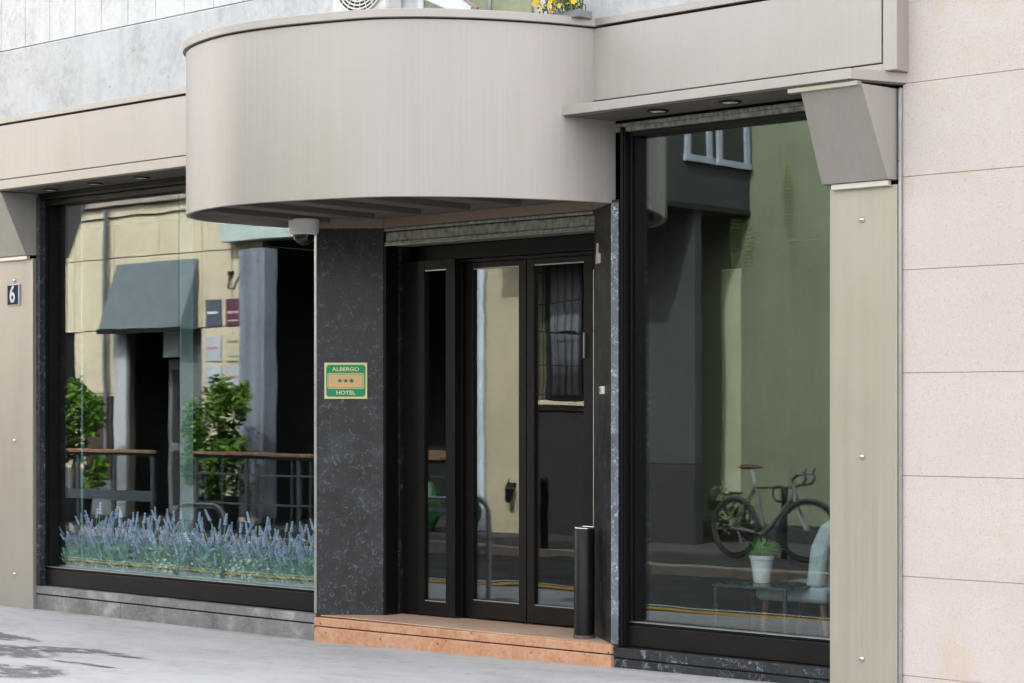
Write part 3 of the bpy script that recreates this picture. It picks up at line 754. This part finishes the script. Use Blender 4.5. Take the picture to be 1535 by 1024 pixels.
# side table, potted plant, chair
tdk = plain('table_black', (.075, .085, .088), .25)
T = thing('side_table', (-7.25, .95, .13), 'small black side table carrying the potted plant behind the right window', 'side table')
MB().box(-7.55, -6.98, .66, 1.12, .495, .513).build('tabletop', tdk, T, .004)
for x, y in ((-7.53, .68), (-7.0, .68), (-7.53, 1.10), (-7.0, 1.10)):
    MB().box(x - .01, x + .01, y - .01, y + .01, .131, .494).build('leg', tdk, T)
pt = thing('potted_plant', (-7.34, .92, .514), 'green spiky plant in a white ribbed pot on the black side table', 'potted plant')
potm = plain('pot_white', (.90, .91, .91), .35, 0, .03)
prof = [(.062, .5145)]
for k in range(9):
    z = .52 + k * .016; r0 = .064 + .024 * k / 9
    prof += [(r0, z), (r0 + .0022, z + .007)]
prof += [(.092, .666), (.097, .668), (.097, .692), (.089, .692), (.087, .672)]
prof = [(r_ * .84, z_) for r_, z_ in prof]
MB().lathe(prof + [(.01, .672)], (-7.34, .92), 40).build('pot', potm, pt, 0, True)
MB().lathe([(.072, .670), (.07, .678), (.01, .68)], (-7.34, .92), 24).build('soil', indark, pt)
mb = MB()
for k in range(190):
    a = rnd.uniform(0, 6.28); el = rnd.uniform(.25, 1.45); L_ = rnd.uniform(.08, .15); b = Vector((-7.34 + .045 * math.cos(a) * rnd.random(), .92 + .045 * math.sin(a) * rnd.random(), .678))
    d = Vector((math.cos(a) * math.cos(el), math.sin(a) * math.cos(el), math.sin(el))); w_ = Vector((-math.sin(a), math.cos(a), .2)) * .007
    m_ = b + d * L_ * .55 + Vector((0, 0, .012)); e = b + d * L_ + Vector((0, 0, -.012))
    mb.add([b - w_ * .4, b + w_ * .4, m_ + w_, e, m_ - w_], [(0, 1, 2, 3, 4)])
mb.build('foliage', leafmat('pot_leaf', (.08, .28, .03), (.20, .52, .07), (.42, .72, .22)), pt)
chf = plain('blue_grey_fabric', (.56, .65, .68), .85, 0, .12, 40, .3); wood = plain('chair_wood', (.30, .15, .08), .45, 0, .2)
Ch = thing('armchair', (-7.05, 1.35, .13), 'pale blue grey upholstered chair with wooden legs beside the side table', 'chair')
MB().box(-7.40, -6.86, .92, 1.46, .40, .505).build('seat', chf, Ch, .03, True)
MB().loft([[(-7.02, .93, .50), (-6.90, .93, .50), (-6.90, 1.45, .50), (-7.02, 1.45, .50)], [(-6.99, .94, .76), (-6.86, .94, .76), (-6.86, 1.44, .76), (-6.99, 1.44, .76)], [(-6.94, .98, .90), (-6.83, .98, .90), (-6.83, 1.40, .90), (-6.94, 1.40, .90)], [(-6.91, 1.06, .94), (-6.83, 1.06, .94), (-6.83, 1.32, .94), (-6.91, 1.32, .94)]]).build('backrest', chf, Ch, .025, True)
for x, y, dx in ((-7.35, .98, -.03), (-7.35, 1.40, -.03), (-6.92, .98, .04), (-6.92, 1.40, .04)):
    MB().tube([(x, y, .399), (x + dx, y, .131)], [.02, .013], 8).build('leg', wood, Ch, 0, True)
# plants inside dark corner of left room
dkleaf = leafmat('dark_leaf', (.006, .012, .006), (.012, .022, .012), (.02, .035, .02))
def leafblob(mb, c, rad, n, size, seed, flat=1.0, core=.35):
    r_ = random.Random(seed); c = Vector(c)
    lumps = [(Vector((r_.uniform(-1, 1) * rad[0] * .75, r_.uniform(-1, 1) * rad[1] * .75, r_.uniform(-1, 1) * rad[2] * .85)), r_.uniform(.18, .42)) for _ in range(20)]
    for _ in range(n):
        l_, s_ = r_.choice(lumps)
        d = Vector((r_.gauss(0, 1), r_.gauss(0, 1), r_.gauss(0, 1))).normalized() * (r_.random() ** .4)
        p = c + l_ + Vector((d.x * rad[0] * s_, d.y * rad[1] * s_, d.z * rad[2] * s_))
        u = Vector((r_.uniform(-1, 1), r_.uniform(-1, 1), r_.uniform(-.8, .6))).normalized(); w_ = u.orthogonal().normalized()
        w_ = (w_ * math.cos(1.3 * r_.random()) + u.cross(w_) * math.sin(1.3 * r_.random())) * size * r_.uniform(.16, .30); L_ = size * r_.choice([r_.uniform(.4, .8), r_.uniform(.8, 1.6)])
        mb.add([p, p + u * L_ * .5 + w_, p + u * L_, p + u * L_ * .5 - w_], [(0, 1, 2, 3)])
t = thing('indoor_tree', (-10.75, 1.6, .13), 'dark leafy indoor plant deep in the shade behind the left display window', 'indoor plant')
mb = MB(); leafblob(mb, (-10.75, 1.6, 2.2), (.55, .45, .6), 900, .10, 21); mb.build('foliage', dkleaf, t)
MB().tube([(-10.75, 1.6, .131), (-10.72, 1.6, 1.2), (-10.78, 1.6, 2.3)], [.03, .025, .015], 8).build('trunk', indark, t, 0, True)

# ------------------------------------------------------------------ across the street
YW = -9.0
ochre = stucco('ochre_stucco', (.44, .38, .27), .25, (.30, .22, .13))
ochre2 = stucco('sand_stucco', (.37, .315, .21), .35, (.28, .21, .12))
greyp = concrete('grey_plaster', (.10, .105, .11), False)
darkst = concrete('dark_plinth', (.012, .013, .014), False)
OB = thing('ochre_building', (-22, YW, 0), 'ochre plastered building across the street mirrored in the hotel glass', 'building')
w = MB()
def wallpiece(x0, x1, z0, z1, y=YW, t=.35, mbx=None): (mbx or w).box(x0, x1, y - t, y, z0, z1)
# ashlar joints: panels with thin gaps
def panels(x0, x1, rows, step, mb_):
    for z0, z1 in rows:
        x = x0
        while x < x1 - .05:
            xe = min(x + step, x1); mb_.box(x + .006, xe - .006, YW - .06, YW, z0 + .008, z1 - .008); x = xe
rows = [(.0, .9), (.9, 1.9), (1.9, 2.86), (2.86, 3.98), (3.98, 4.77), (4.9, 5.6)]
for a, b, rs in ((-40, -26.55, rows), (-26.10, -25.10, rows), (-22.98, -22.3, rows), (-25.10, -22.98, rows[3:])): panels(a, b, rs, 1.12, w)
panels(-26.55, -26.10, [rows[0], rows[1], rows[3], rows[4], rows[5]], 1.12, w)
w.build('wall', ochre, OB)
MB().box(-40, -25.09, YW - .4, YW - .1, 0, 5.6).build('wall_backing', ochre2, OB); MB().box(-25.089, -22.981, YW - .4, YW - .1, 2.87, 5.6).build('wall_backing', ochre2, OB); MB().box(-22.98, -22.3, YW - .4, YW - .1, 0, 5.6).build('wall_backing', ochre2, OB)
MB().box(-40, -21.2, YW - .05, YW + .10, 4.78, 4.89).build('string_course', kerbm, OB, .01)
w = MB(); wallpiece(-18.08, -17.30, 0, 3.75); wallpiece(-22.3, -17.3, 4.34, 5.6); wallpiece(-17.3, -15.95, 3.62, 4.1); wallpiece(-17.3, -15.95, 1.60, 1.66); wallpiece(-18.08, -17.3, 3.75, 4.34)
w.build('wall', ochre2, OB)
MB().box(-17.29, -15.95, YW - .3, YW - .02, 0, 1.595).build('plinth', darkst, OB)
MB().box(-18.36, -18.09, YW - .2, YW + .06, 0, 4.3).build('pale_pilaster', concrete('pale_blue_plaster', (.46, .52, .56), False), OB, .01)
MB().box(-17.34, -15.93, YW - .1, YW + .09, 1.665, 1.76).build('sill', ochre, OB, .01)
gw = MB().box(-17.28, -15.96, YW - .35, YW - .28, 1.78, 3.6).build('window', plain('window_dark', (.02, .024, .028), .15), OB)
mb = MB(); n = 60; rg0 = []; 
for k in range(n + 1):
    x = -17.12 + .52 * k / n; yy = YW - .22 + .035 * math.sin(k * 1.3) + .01 * math.sin(k * .5); rg0.append((x, yy))
mb.add([(x, y, 1.85) for x, y in rg0] + [(x, y, 3.58) for x, y in rg0], [(k, k + 1, n + 2 + k, n + 1 + k) for k in range(n)])
cu = mb.build('curtain', plain('grey_curtain', (.16, .165, .18), .9), gw, 0, True); cu.modifiers.new('s', 'SOLIDIFY').thickness = .004
mb = MB()
for k in range(11): mb.tube([(-17.26 + .127 * k, YW - .06, 1.77), (-17.26 + .127 * k, YW - .06, 3.6)], .008, 6)
for z in (1.86, 2.2, 2.65, 3.05, 3.42): mb.box(-17.29, -15.96, YW - .068, YW - .052, z - .008, z + .008)
mb.build('window_grille', blackm, gw)
MB().box(-40, -25.10, YW + .001, YW + .05, 0, .72).build('plinth', greyp, OB, .01)
MB().tube([(-25.2, YW + .09, .72), (-25.2, YW + .09, 4.74)], .035, 10).build('downpipe', greyp, OB, 0, True)
MB().tube([(-31, YW + .02, 4.62)] + [(-25.0 + .5 * k, YW + .02, 4.60 + .02 * (k % 2)) for k in range(6)], .010, 6).build('cable', blackm, OB)
MB().box(-22.93, -22.78, YW + .001, YW + .05, 1.35, 1.62).build('intercom_panel', alu, OB, .004)
# left street door with grey stone side panels and dark opening
MB().box(-25.08, -24.77, YW - .05, YW + .02, 0, 2.86).build('door_jamb', concrete('grey_stone', (.32, .33, .34), False), OB, .006)
MB().box(-24.76, -22.99, YW - 2.6, YW - 2.5, 0, 2.86).build('door_recess', darkst, OB)
MB().box(-23.6, -23.0, YW - .45, YW - .1, 0, 2.86).build('door_side_panel', greyp, OB)
MB().box(-25.08, -22.99, YW - 2.49, YW - .41, 2.88, 2.95).build('door_ceiling', darkst, OB)
for xx in (-25.2, -22.98): MB().box(xx, xx + .1, YW - 2.49, YW - .41, 0, 2.87).build('door_reveal', darkst, OB)
MB().box(-24.2, -23.15, YW - .3, YW - .25, 2.43, 2.87).build('door_sign_board', concrete('pale_board', (.5, .55, .58), False), OB, .004)
sd = MB().box(-24.3, -23.7, YW - .49, YW - .44, .05, 2.4).build('street_door', greyp, OB, .004)
for z0, z1 in ((.2, 1.0), (1.15, 2.25)): MB().box(-24.2, -23.8, YW - .439, YW - .425, z0, z1).build('door_panel', darkst, sd, .004)
MB().box(-23.80, -23.76, YW - .43, YW - .39, 1.0, 1.2).build('handle', alu, sd)
MB().box(-26.52, -26.13, YW - .3, YW - .08, 1.92, 3.86).build('shuttered_window', blackm, OB)
MB().box(-26.55, -26.10, YW - .1, YW + .08, 1.90, 1.95).build('sill', concrete('pale_sill', (.5, .48, .42), False), OB)
MB().box(-25.75, -25.1, YW, YW + .06, .55, 1.85).build('notice_case', plain('dark_wood', (.035, .022, .018), .5), OB, .008)
# shop portal: lintel, pale column curtain, dark recess
SH = thing('shop_portal', (-20, YW, 0), 'dark shop entrance with grey lintel and pale column across the street', 'shopfront')
MB().box(-22.28, -18.38, YW - .1, YW + .25, 4.06, 4.33).build('lintel', concrete('lintel_grey', (.34, .40, .38), False), SH, .01)
mb = MB(); pts = []
for k in range(41):
    x = -21.74 + .52 * k / 40; pts.append((x, YW + .33 + .025 * math.sin(k * .95) + .012 * math.sin(k * 2.2)))
pts += [(-21.22, YW + .1), (-21.74, YW + .1)]
mb.prism(pts, .1, 3.92).build('column', concrete('column_grey', (.19, .21, .245), False), SH, 0, True)
MB().box(-22.28, -18.38, YW - 3.1, YW - 3.0, 0, 4.05).build('recess_wall', darkst, SH)
MB().box(-22.28, -18.38, YW - 2.99, YW - .11, 4.06, 4.12).build('recess_ceiling', darkst, SH)
MB().box(-18.45, -18.38, YW - 2.99, YW - .21, 0, 4.05).build('recess_side', darkst, SH)
MB().box(-22.28, -22.2, YW - 2.99, YW - .41, 0, 4.05).build('recess_side', darkst, SH)
MB().box(-22.29, -21.64, YW - .1, YW - .002, 0, 4.05).build('side_wall', ochre, SH)
# awning
AW = thing('awning', (-23.9, YW, 3.4), 'grey fabric awning over the doorway across the street', 'awning')
x0, x1 = -25.0, -23.05; yb, yf = YW + .02, YW + .36
canv = plain('grey_canvas', (.085, .105, .115), .85, 0, .1, 5, .2)
MB().loft([[(x0, yb, 3.88), (x1, yb, 3.88), (x1, yb, 3.86), (x0, yb, 3.86)], [(x0, yf, 2.86), (x1, yf, 2.86), (x1, yf, 2.84), (x0, yf, 2.84)]]).build('canvas', canv, AW)
for xx in (x0, x1):
    MB().prism([(xx - .006, yb), (xx + .006, yb), (xx + .006, yf), (xx - .006, yf)], 2.83, 2.84).build('frame_bar', blackm, AW)
    MB().loft([[(xx - .004, yb, 2.842), (xx + .004, yb, 2.842), (xx + .004, yb, 3.87), (xx - .004, yb, 3.87)], [(xx - .004, yf, 2.842), (xx + .004, yf, 2.842), (xx + .004, yf, 2.852), (xx - .004, yf, 2.852)]]).build('side_cheek', canv, AW)
MB().box(x0 - .01, x1 + .01, yf, yf + .03, 2.79, 2.86).build('front_bar', blackm, AW)
# plaques
plm = [((.06, .075, .10), 'dark blue grey company plaque with a pale text line, top left of six', (.6, .62, .65)), ((.085, .028, .045), 'dark red and black company plaque, top right of six across the street', (.5, .4, .42)),
       ((.33, .36, .38), 'pale grey company plaque with pink text, middle left of six', (.45, .08, .14)), ((.40, .36, .25), 'beige company plaque with dark text, middle right of six', (.12, .10, .08)),
       ((.35, .38, .40), 'pale grey company plaque with grey text, bottom left of six', (.2, .2, .22)), ((.34, .37, .40), 'pale grey company plaque with red text, bottom right of six', (.45, .10, .14))]
for k, (c, lb, tc) in enumerate(plm):
    cx_ = (-22.70, -22.245)[k % 2]; zz = ((3.255, 2.86), (2.72, 2.345), (2.28, 1.90))[k // 2]
    t = thing('company_plaque', (cx_, YW + .02, zz[1]), lb, 'plaque', 'company plaques across the street')
    MB().box(cx_ - .175, cx_ + .175, YW + .002, YW + .022, zz[1], zz[0]).build('plate', plain('plaque_%d' % k, c, .35), t, .003)
    mb = MB(); zz0 = zz[1] + (.2 if k != 3 else .28)
    xx = cx_ - .13
    while xx < cx_ + .1:
        wd = rnd.uniform(.012, .024); mb.box(xx, xx + wd, YW + .0225, YW + .0245, zz0 - .018, zz0 + .018 + rnd.choice([0, .008])); xx += wd + .009
    if k in (1, 3):
        xx = cx_ - .12
        while xx < cx_ + .11:
            wd = rnd.uniform(.01, .02); mb.box(xx, xx + wd, YW + .0225, YW + .0245, zz[1] + .06, zz[1] + .085); xx += wd + .008
    mb.build('lettering', plain('plaque_text_%d' % k, tc, .5), t)
# wall lamp bracket over plaques
t = thing('wall_bracket', (-22.15, YW, 3.6), 'small dark iron wall bracket above the company plaques', 'wall bracket')
MB().tube([(-22.32, YW + .03, 3.62), (-22.27, YW + .1, 3.40), (-22.12, YW + .12, 3.38), (-22.10, YW + .02, 3.60)], .015, 8).build('hook', blackm, t, 0, True)
MB().box(-22.36, -22.25, YW + .001, YW + .04, 3.60, 3.66).build('back_plate', blackm, t)

# shrubs in front of it
shr = leafmat('shrub_leaf', (.02, .055, .006), (.075, .16, .015), (.20, .33, .04))
bark = plain('bark', (.06, .045, .035), .9, 0, .3, 20, .5)
for x, zt, lb, sd in ((-24.35, 2.0, 'bushy green hedge shrub left of the street door across the road', 3), (-21.05, 2.05, 'bushy green hedge shrub in front of the shop column across the road', 5)):
    y = -7.7; t = thing('shrub', (x, y, 0), lb, 'shrub', 'shrubs in tubs across the street')
    mb = MB(); leafblob(mb, (x, y, 1.25), (.47, .42, .76), 5600, .10, sd); mb.build('foliage', shr, t)
    MB().tube([(x, y, .4), (x + .02, y, .9), (x - .02, y, 1.5)], [.04, .03, .015], 8).build('stem', bark, t, 0, True)
    MB().lathe([(.24, .006), (.30, .45), (.27, .45), (.26, .40), (.02, .40)], (x, y), 28).build('tub', darkst, t, 0, True)
# railing
def rail(x0, x1, lb, grid):
    y = -6.55; t = thing('railing', (x0, y, 0), lb, 'railing', 'wood topped railings of the outdoor seating')
    MB().box(x0, x1, y - .04, y + .04, 1.055, 1.10).build('handrail', plain('rail_wood', (.40, .24, .13), .5, 0, .25), t, .006)
    MB().box(x0, x1, y - .025, y + .025, 1.015, 1.054).build('top_bar', blackm, t)
    stl = plain('blue_grey_steel', (.10, .125, .14), .5)
    if not grid: MB().box(x0, x1, y - .03, y + .03, .42, .55).build('lower_beam', stl, t)
    n = max(2, int((x1 - x0) / .8))
    for k in range(n + 1):
        xx = x0 + .03 + (x1 - x0 - .06) * k / n
        MB().box(xx - .02, xx + .02, y - .02, y + .02, .005, 1.014).build('post', stl, t)
    if grid:
        mb = MB()
        for z in (.45, .82): mb.box(x0 + .06, x1 - .06, y - .008, y + .008, z - .012, z + .012)
        for k in range(int((x1 - x0) / .33)): mb.box(x0 + .2 + .33 * k - .008, x0 + .2 + .33 * k + .008, y - .0075, y + .0075, .1, 1.014)
        mb.build('infill_bars', stl, t)
rail(-24.3, -21.0, 'wood topped railing with a solid lower beam across the road', False)
rail(-20.15, -16.2, 'wood topped railing with thin square bars across the road', True)
# bike hoops at near kerb
for x0, x1, y, h, lb in ((-12.60, -11.70, -2.0, .86, 'polished steel bicycle hoop on the near kerb mirrored in the door'), (-14.72, -14.05, -1.86, .75, 'polished steel bicycle hoop on the near kerb mirrored in the left window')):
    mb = MB(); pts = [(x0, y, -.05), (x0, y, h - .14)]
    for k in range(1, 7): a = math.pi - k * math.pi / 12; pts.append((x0 + .14 + .14 * math.cos(a), y, h - .14 + .14 * math.sin(a)))
    for k in range(0, 7): a = math.pi / 2 - k * math.pi / 12; pts.append((x1 - .14 + .14 * math.cos(a), y, h - .14 + .14 * math.sin(a)))
    pts.append((x1, y, -.05))
    t = thing('bike_hoop', (x0, y, -.02), lb, 'bike rack', 'steel bike hoops at the kerb')
    MB().tube(pts, .024, 12).build('hoop', plain('hoop_steel', (.50, .51, .52), .3, .4), t, 0, True)
    for xx in (x0, x1): MB().lathe([(.05, -.024), (.05, -.008), (.026, -.006)], (xx, y), 20).build('foot', alu, t)
# bollard, lantern and green sacks by the ochre wall
tag(MB().lathe([(.05, .0), (.05, .75), (.055, .76), (.055, .80), (.02, .86)], (-15.31, -6.95), 20).build('bollard', blackm, None, 0, True, loc=(-15.31, -6.95, 0)), 'short black bollard on the far kerb mirrored in the right door leaf', 'bollard')
t = thing('wall_lantern', (-17.58, YW + .1, .5), 'dark iron lantern low on the ochre wall across the street', 'lantern')
MB().lathe([(.01, .42), (.03, .44), (.045, .47), (.058, .57), (.064, .585), (.04, .63), (.012, .66), (.005, .72)], (-17.58, YW + .12), 12).build('body', blackm, t)
MB().box(-17.6, -17.56, YW + .001, YW + .12, .62, .65).build('arm', blackm, t)
gsk = plain('green_sack', (.004, .055, .01), .4, 0, .3, 10)
for x, y, s, lb in ((-18.0, -8.55, .86, 'green plastic sack at the foot of the ochre wall beside the iron lantern'), (-18.5, -8.5, .88, 'green plastic sack by the ochre wall farther from the iron lantern')):
    mb = MB(); rings = []
    for k in range(9):
        f = k / 8; rr = s * .19 * (math.sin(math.pi * (.12 + .83 * f)) ** .7)
        rings.append([(x + rr * (1 + .12 * math.sin(3 * a + k)) * math.cos(a), y + rr * (1 + .1 * math.sin(4 * a + 2 * k)) * math.sin(a), .006 + f * .74 * s) for a in [2 * math.pi * j / 18 for j in range(18)]])
    tag(mb.loft(rings).build('sack', gsk, None, 0, True, loc=(x, y, 0)), lb, 'sack', 'green sacks across the street')

# grey corner building and green recess wall
GB = thing('grey_building', (-15, -9.5, 0), 'dark grey corner building with black plinth and jettied white windowed upper storey across the street', 'building')
greyd = concrete('dark_grey_plaster', (.030, .032, .036), False)
MB().box(-15.94, -14.30, -9.6, -9.45, .97, 4.1).build('wall', greyd, GB, .01)
MB().box(-15.94, -14.28, -9.6, -9.42, .0, .965).build('plinth', darkst, GB, .01)
MB().box(-17.5, -14.25, -10.54, -8.05, 4.11, 5.7).build('upper_storey', greyd, GB, .01)
MB().box(-17.5, -14.24, -10.54, -8.03, 4.05, 4.109).build('jetty_underside', plain('underside_shade', (.004, .004, .004), .8), GB, .004)  # near-black colour paints in the shade beneath the jetty
whf = plain('white_window_frame', (.27, .31, .36), .5)
for y0, y1 in ((-9.72, -9.16), (-10.50, -9.80)):
    uw = MB().box(-14.248, -14.20, y0, y1, 4.62, 4.70).build('window', whf, GB, .004)
    MB().box(-14.248, -14.215, y0 + .02, y0 + .11, 4.701, 5.45).build('window_post', whf, uw, .003)
    MB().box(-14.248, -14.215, y1 - .11, y1 - .02, 4.701, 5.45).build('window_post', whf, uw, .003)
    MB().box(-14.248, -14.235, y0 + .111, y1 - .111, 4.701, 5.45).build('window_glass', plain('dim_glass', (.03, .033, .036), .1), uw)
olive = stucco('olive_wall', (.116, .135, .082), .5, (.058, .07, .04))
GW = thing('courtyard_wall', (-12, -10.7, 0), 'olive green plastered courtyard wall behind the parked bicycle', 'wall')
MB().box(-15.4, -9.0, -10.9, -10.55, 0, 5.4).build('wall', olive, GW)
MB().box(-14.66, -14.36, -10.549, -10.50, .60, 3.4).build('pilaster', stucco('pale_olive', (.27, .30, .19), .2, (.18, .20, .12)), GW, .01)
MB().box(-15.4, -9.0, -10.549, -10.52, 0, .22).build('plinth', darkst, GW)
shf = leafmat('fern_leaf', (.03, .06, .006), (.07, .12, .012), (.14, .20, .03))
for x, zt, zb, lb, sd in ((-14.12, 4.2, 3.45, 'hanging fern trailing on the courtyard wall nearest the grey corner building', 1), (-13.52, 4.75, 3.4, 'long thin hanging fern trailing down the courtyard wall', 2), (-13.95, 3.95, 3.35, 'short hanging fern between the other two ferns', 4)):
    r_ = random.Random(sd); t = thing('hanging_fern', (x, -10.2, zt), lb, 'fern', 'hanging ferns on the courtyard wall'); mb = MB()
    for f in range(3):
        p = Vector((x + r_.uniform(-.12, .12), -10.2 + r_.uniform(-.08, .08), zt - r_.uniform(0, .3))); L_ = (zt - zb) * r_.uniform(.7, 1.0); dx = r_.uniform(-.15, .15); m_ = int(L_ / .045)
        for k in range(m_):
            q = p + Vector((dx * (k / m_) ** 2, 0, -L_ * k / m_)); wd = .07 * math.sin(math.pi * (.15 + .8 * k / m_))
            for sg in (-1, 1): mb.add([q, q + Vector((sg * wd * .6, .01, .006)), q + Vector((sg * wd, .015, -.014)), q + Vector((sg * wd * .5, .0, -.006))], [(0, 1, 2, 3)])
    mb.build('fronds', shf, t)
t = thing('low_bush', (-14.25, -10.1, 0), 'low pale green bush at the foot of the courtyard wall', 'bush')
mb = MB(); leafblob(mb, (-14.25, -10.1, .42), (.26, .2, .24), 1500, .10, 9); mb.build('foliage', leafmat('bush_leaf', (.05, .075, .03), (.10, .14, .06), (.20, .25, .13)), t)

# bicycle
by = Vector((-12.75, -8.1, .0)); fdir = Vector((.93, .1, 0)).normalized(); side = Vector((-fdir.y, fdir.x, 0)); up = Vector((0, 0, 1))
def bp(a, h, s=0): return by + fdir * a + up * (h + .005) + side * s
BK = thing('bicycle', by, 'grey road bicycle with brown saddle locked to a post on the far pavement', 'bicycle')
tyre = plain('tyre_black', (.015, .015, .016), .8); frm = plain('bike_grey', (.17, .165, .16), .35, .6); blk = plain('bike_black', (.015, .015, .015), .45)
wr = .335
sdir = (fdir * math.cos(R(26)) - side * math.sin(R(26)))
for c, ax in ((bp(0, wr), side), (bp(1.02, wr), Vector((-sdir.y, sdir.x, 0)))):
    W_ = MB().torus(c, ax, wr - .018, .024, 48, 8).build('wheel', tyre, BK, 0, True)
    MB().torus(c, ax, wr - .05, .012, 48, 6).build('rim', blk, W_, 0, True)
    mb = MB(); a_ = ax.normalized().orthogonal().normalized(); b_ = ax.normalized().cross(a_)
    for k in range(20):
        tt = 2 * math.pi * k / 20; mb.tube([c + ax.normalized() * (.02 if k % 2 else -.02), c + (a_ * math.cos(tt) + b_ * math.sin(tt)) * (wr - .055)], .0016, 4)
    mb.build('spokes', frm, W_)
    MB().tube([c - ax.normalized() * .05, c + ax.normalized() * .05], .02, 10).build('hub', frm, W_, 0, True)
F = MB(); bb = bp(.42, .28); seatt = bp(.28, .82); headt = bp(.80, .83); headb = bp(.84, .70)
for a, b, r_ in ((bb, seatt, .023), (bb, headb, .026), (seatt - (seatt - bb) * .06, headt - Vector((0, 0, .03)), .021), (headt, headb, .025)): F.tube([a, b], r_, 10)
for s in (-.05, .05):
    F.tube([bp(0, wr, s), bb + side * s * .5], .010, 8); F.tube([bp(0, wr, s), seatt - up * .05 + side * s * .3], .009, 8)
F.build('frame', frm, BK, 0, True)
fk = MB()
pf_ = Vector((-sdir.y, sdir.x, 0))
for s in (-.055, .055): fk.tube([headb + pf_ * s * .6, headb - up * .1 + pf_ * s + sdir * .01, bp(1.02, wr) + pf_ * s], [.018, .017, .013], 8)
fk.build('fork', frm, BK, 0, True)
MB().tube([seatt, seatt + (seatt - bb).normalized() * .16], .013, 10).build('seat_post', alu, BK, 0, True)
sp = seatt + (seatt - bb).normalized() * .18
sd_ = MB(); rings = []
for a, wd, h in ((-.13, .06, .03), (-.09, .075, .035), (-.02, .055, .03), (.06, .026, .022), (.14, .017, .014)):
    c = sp + fdir * a; rings.append([c + side * wd * math.cos(u) + up * (h * math.sin(u) * (1 if math.sin(u) > 0 else .6)) for u in [2 * math.pi * k / 12 for k in range(12)]])
sd_.loft(rings).build('saddle', plain('brown_leather', (.06, .02, .015), .4), BK, 0, True)
hb = MB(); st_ = headt + up * .05; hc = st_ + sdir * .09 + up * .06
hb.tube([headt, st_, hc], .015, 8); hb.tube([hc - pf_ * .21, hc + pf_ * .21], .014, 8)
for s in (-1, 1):
    p0 = hc + pf_ * .21 * s
    hb.tube([p0, p0 + sdir * .09, p0 + sdir * .115 - up * .04, p0 + sdir * .08 - up * .10, p0 - up * .13 - sdir * .01], .014, 8)
    hb.tube([p0 + sdir * .09, p0 + sdir * .12 + up * .07], .012, 8)
hb.build('handlebar', blk, BK, 0, True)
MB().torus(bb + side * .045, side, .085, .008, 30, 6).build('chainring', blk, BK, 0, True)
ck = MB()
for s in (-1, 1): ck.tube([bb + side * .06 * s, bb + side * .065 * s + (fdir * .12 - up * .11) * s], .009, 8); ck.tube([bb + side * .065 * s + (fdir * .12 - up * .11) * s, bb + side * .15 * s + (fdir * .12 - up * .11) * s], .014, 8)
ck.build('cranks', blk, BK, 0, True)
lk = MB().torus(bp(.66, .72, .05), side, .085, .011, 24, 8).build('cable_lock', blk, BK, 0, True)
tag(MB().lathe([(.035, .004), (.035, .78), (.03, .80), (.01, .805)], (by.x + .56, by.y - .12), 20).build('bike_post', blackm, None, 0, True, loc=(by.x + .56, by.y - .12, 0)), 'short dark post the grey bicycle is locked to', 'post')

# ------------------------------------------------------------------ camera, sky, sun
cam = bpy.data.cameras.new('camera'); co = bpy.data.objects.new('camera', cam); COL.objects.link(co)
co.location = (0, -9.8, 1.63); co.rotation_euler = (R(90), 0, R(41.55))
cam.sensor_width = 36; cam.lens = 70.0; cam.shift_y = .0671; cam.clip_end = 1000; cam.clip_start = .1
sc.camera = co
wd = bpy.data.worlds.new('World'); sc.world = wd; wd.use_nodes = True
nt = wd.node_tree; bg = nt.nodes['Background']
sky = nt.nodes.new('ShaderNodeTexSky'); sky.sky_type = 'NISHITA'; sky.sun_disc = False
EL, AZ = 42, 72      # azimuth of the sun direction measured from +X, counter-clockwise
sky.sun_elevation = R(EL); sky.sun_rotation = R(90 - AZ); sky.air_density = 1.0; sky.dust_density = 6.0; sky.ozone_density = 1.0
hs = nt.nodes.new('ShaderNodeHueSaturation'); hs.inputs['Saturation'].default_value = .18
nt.links.new(sky.outputs[0], hs.inputs['Color']); nt.links.new(hs.outputs[0], bg.inputs['Color'])
bg.inputs['Strength'].default_value = .15
su = bpy.data.lights.new('sun', 'SUN'); su.energy = 2.0; su.angle = R(.5); su.color = (1, .97, .93)
so = bpy.data.objects.new('sun', su); COL.objects.link(so)
dv = Vector((math.cos(R(AZ)) * math.cos(R(EL)), math.sin(R(AZ)) * math.cos(R(EL)), math.sin(R(EL))))
so.rotation_euler = dv.to_track_quat('Z', 'Y').to_euler(); so.location = (-10, -4, 12)
sc.view_settings.view_transform = 'Standard'; sc.view_settings.look = 'None'; sc.view_settings.exposure = 2.52; sc.view_settings.gamma = 1
sc.cycles.use_denoising = True
sc.cycles.max_bounces = 10; sc.cycles.transparent_max_bounces = 16; sc.cycles.glossy_bounces = 5; sc.cycles.diffuse_bounces = 4
sc.cycles.caustics_reflective = False; sc.cycles.caustics_refractive = False
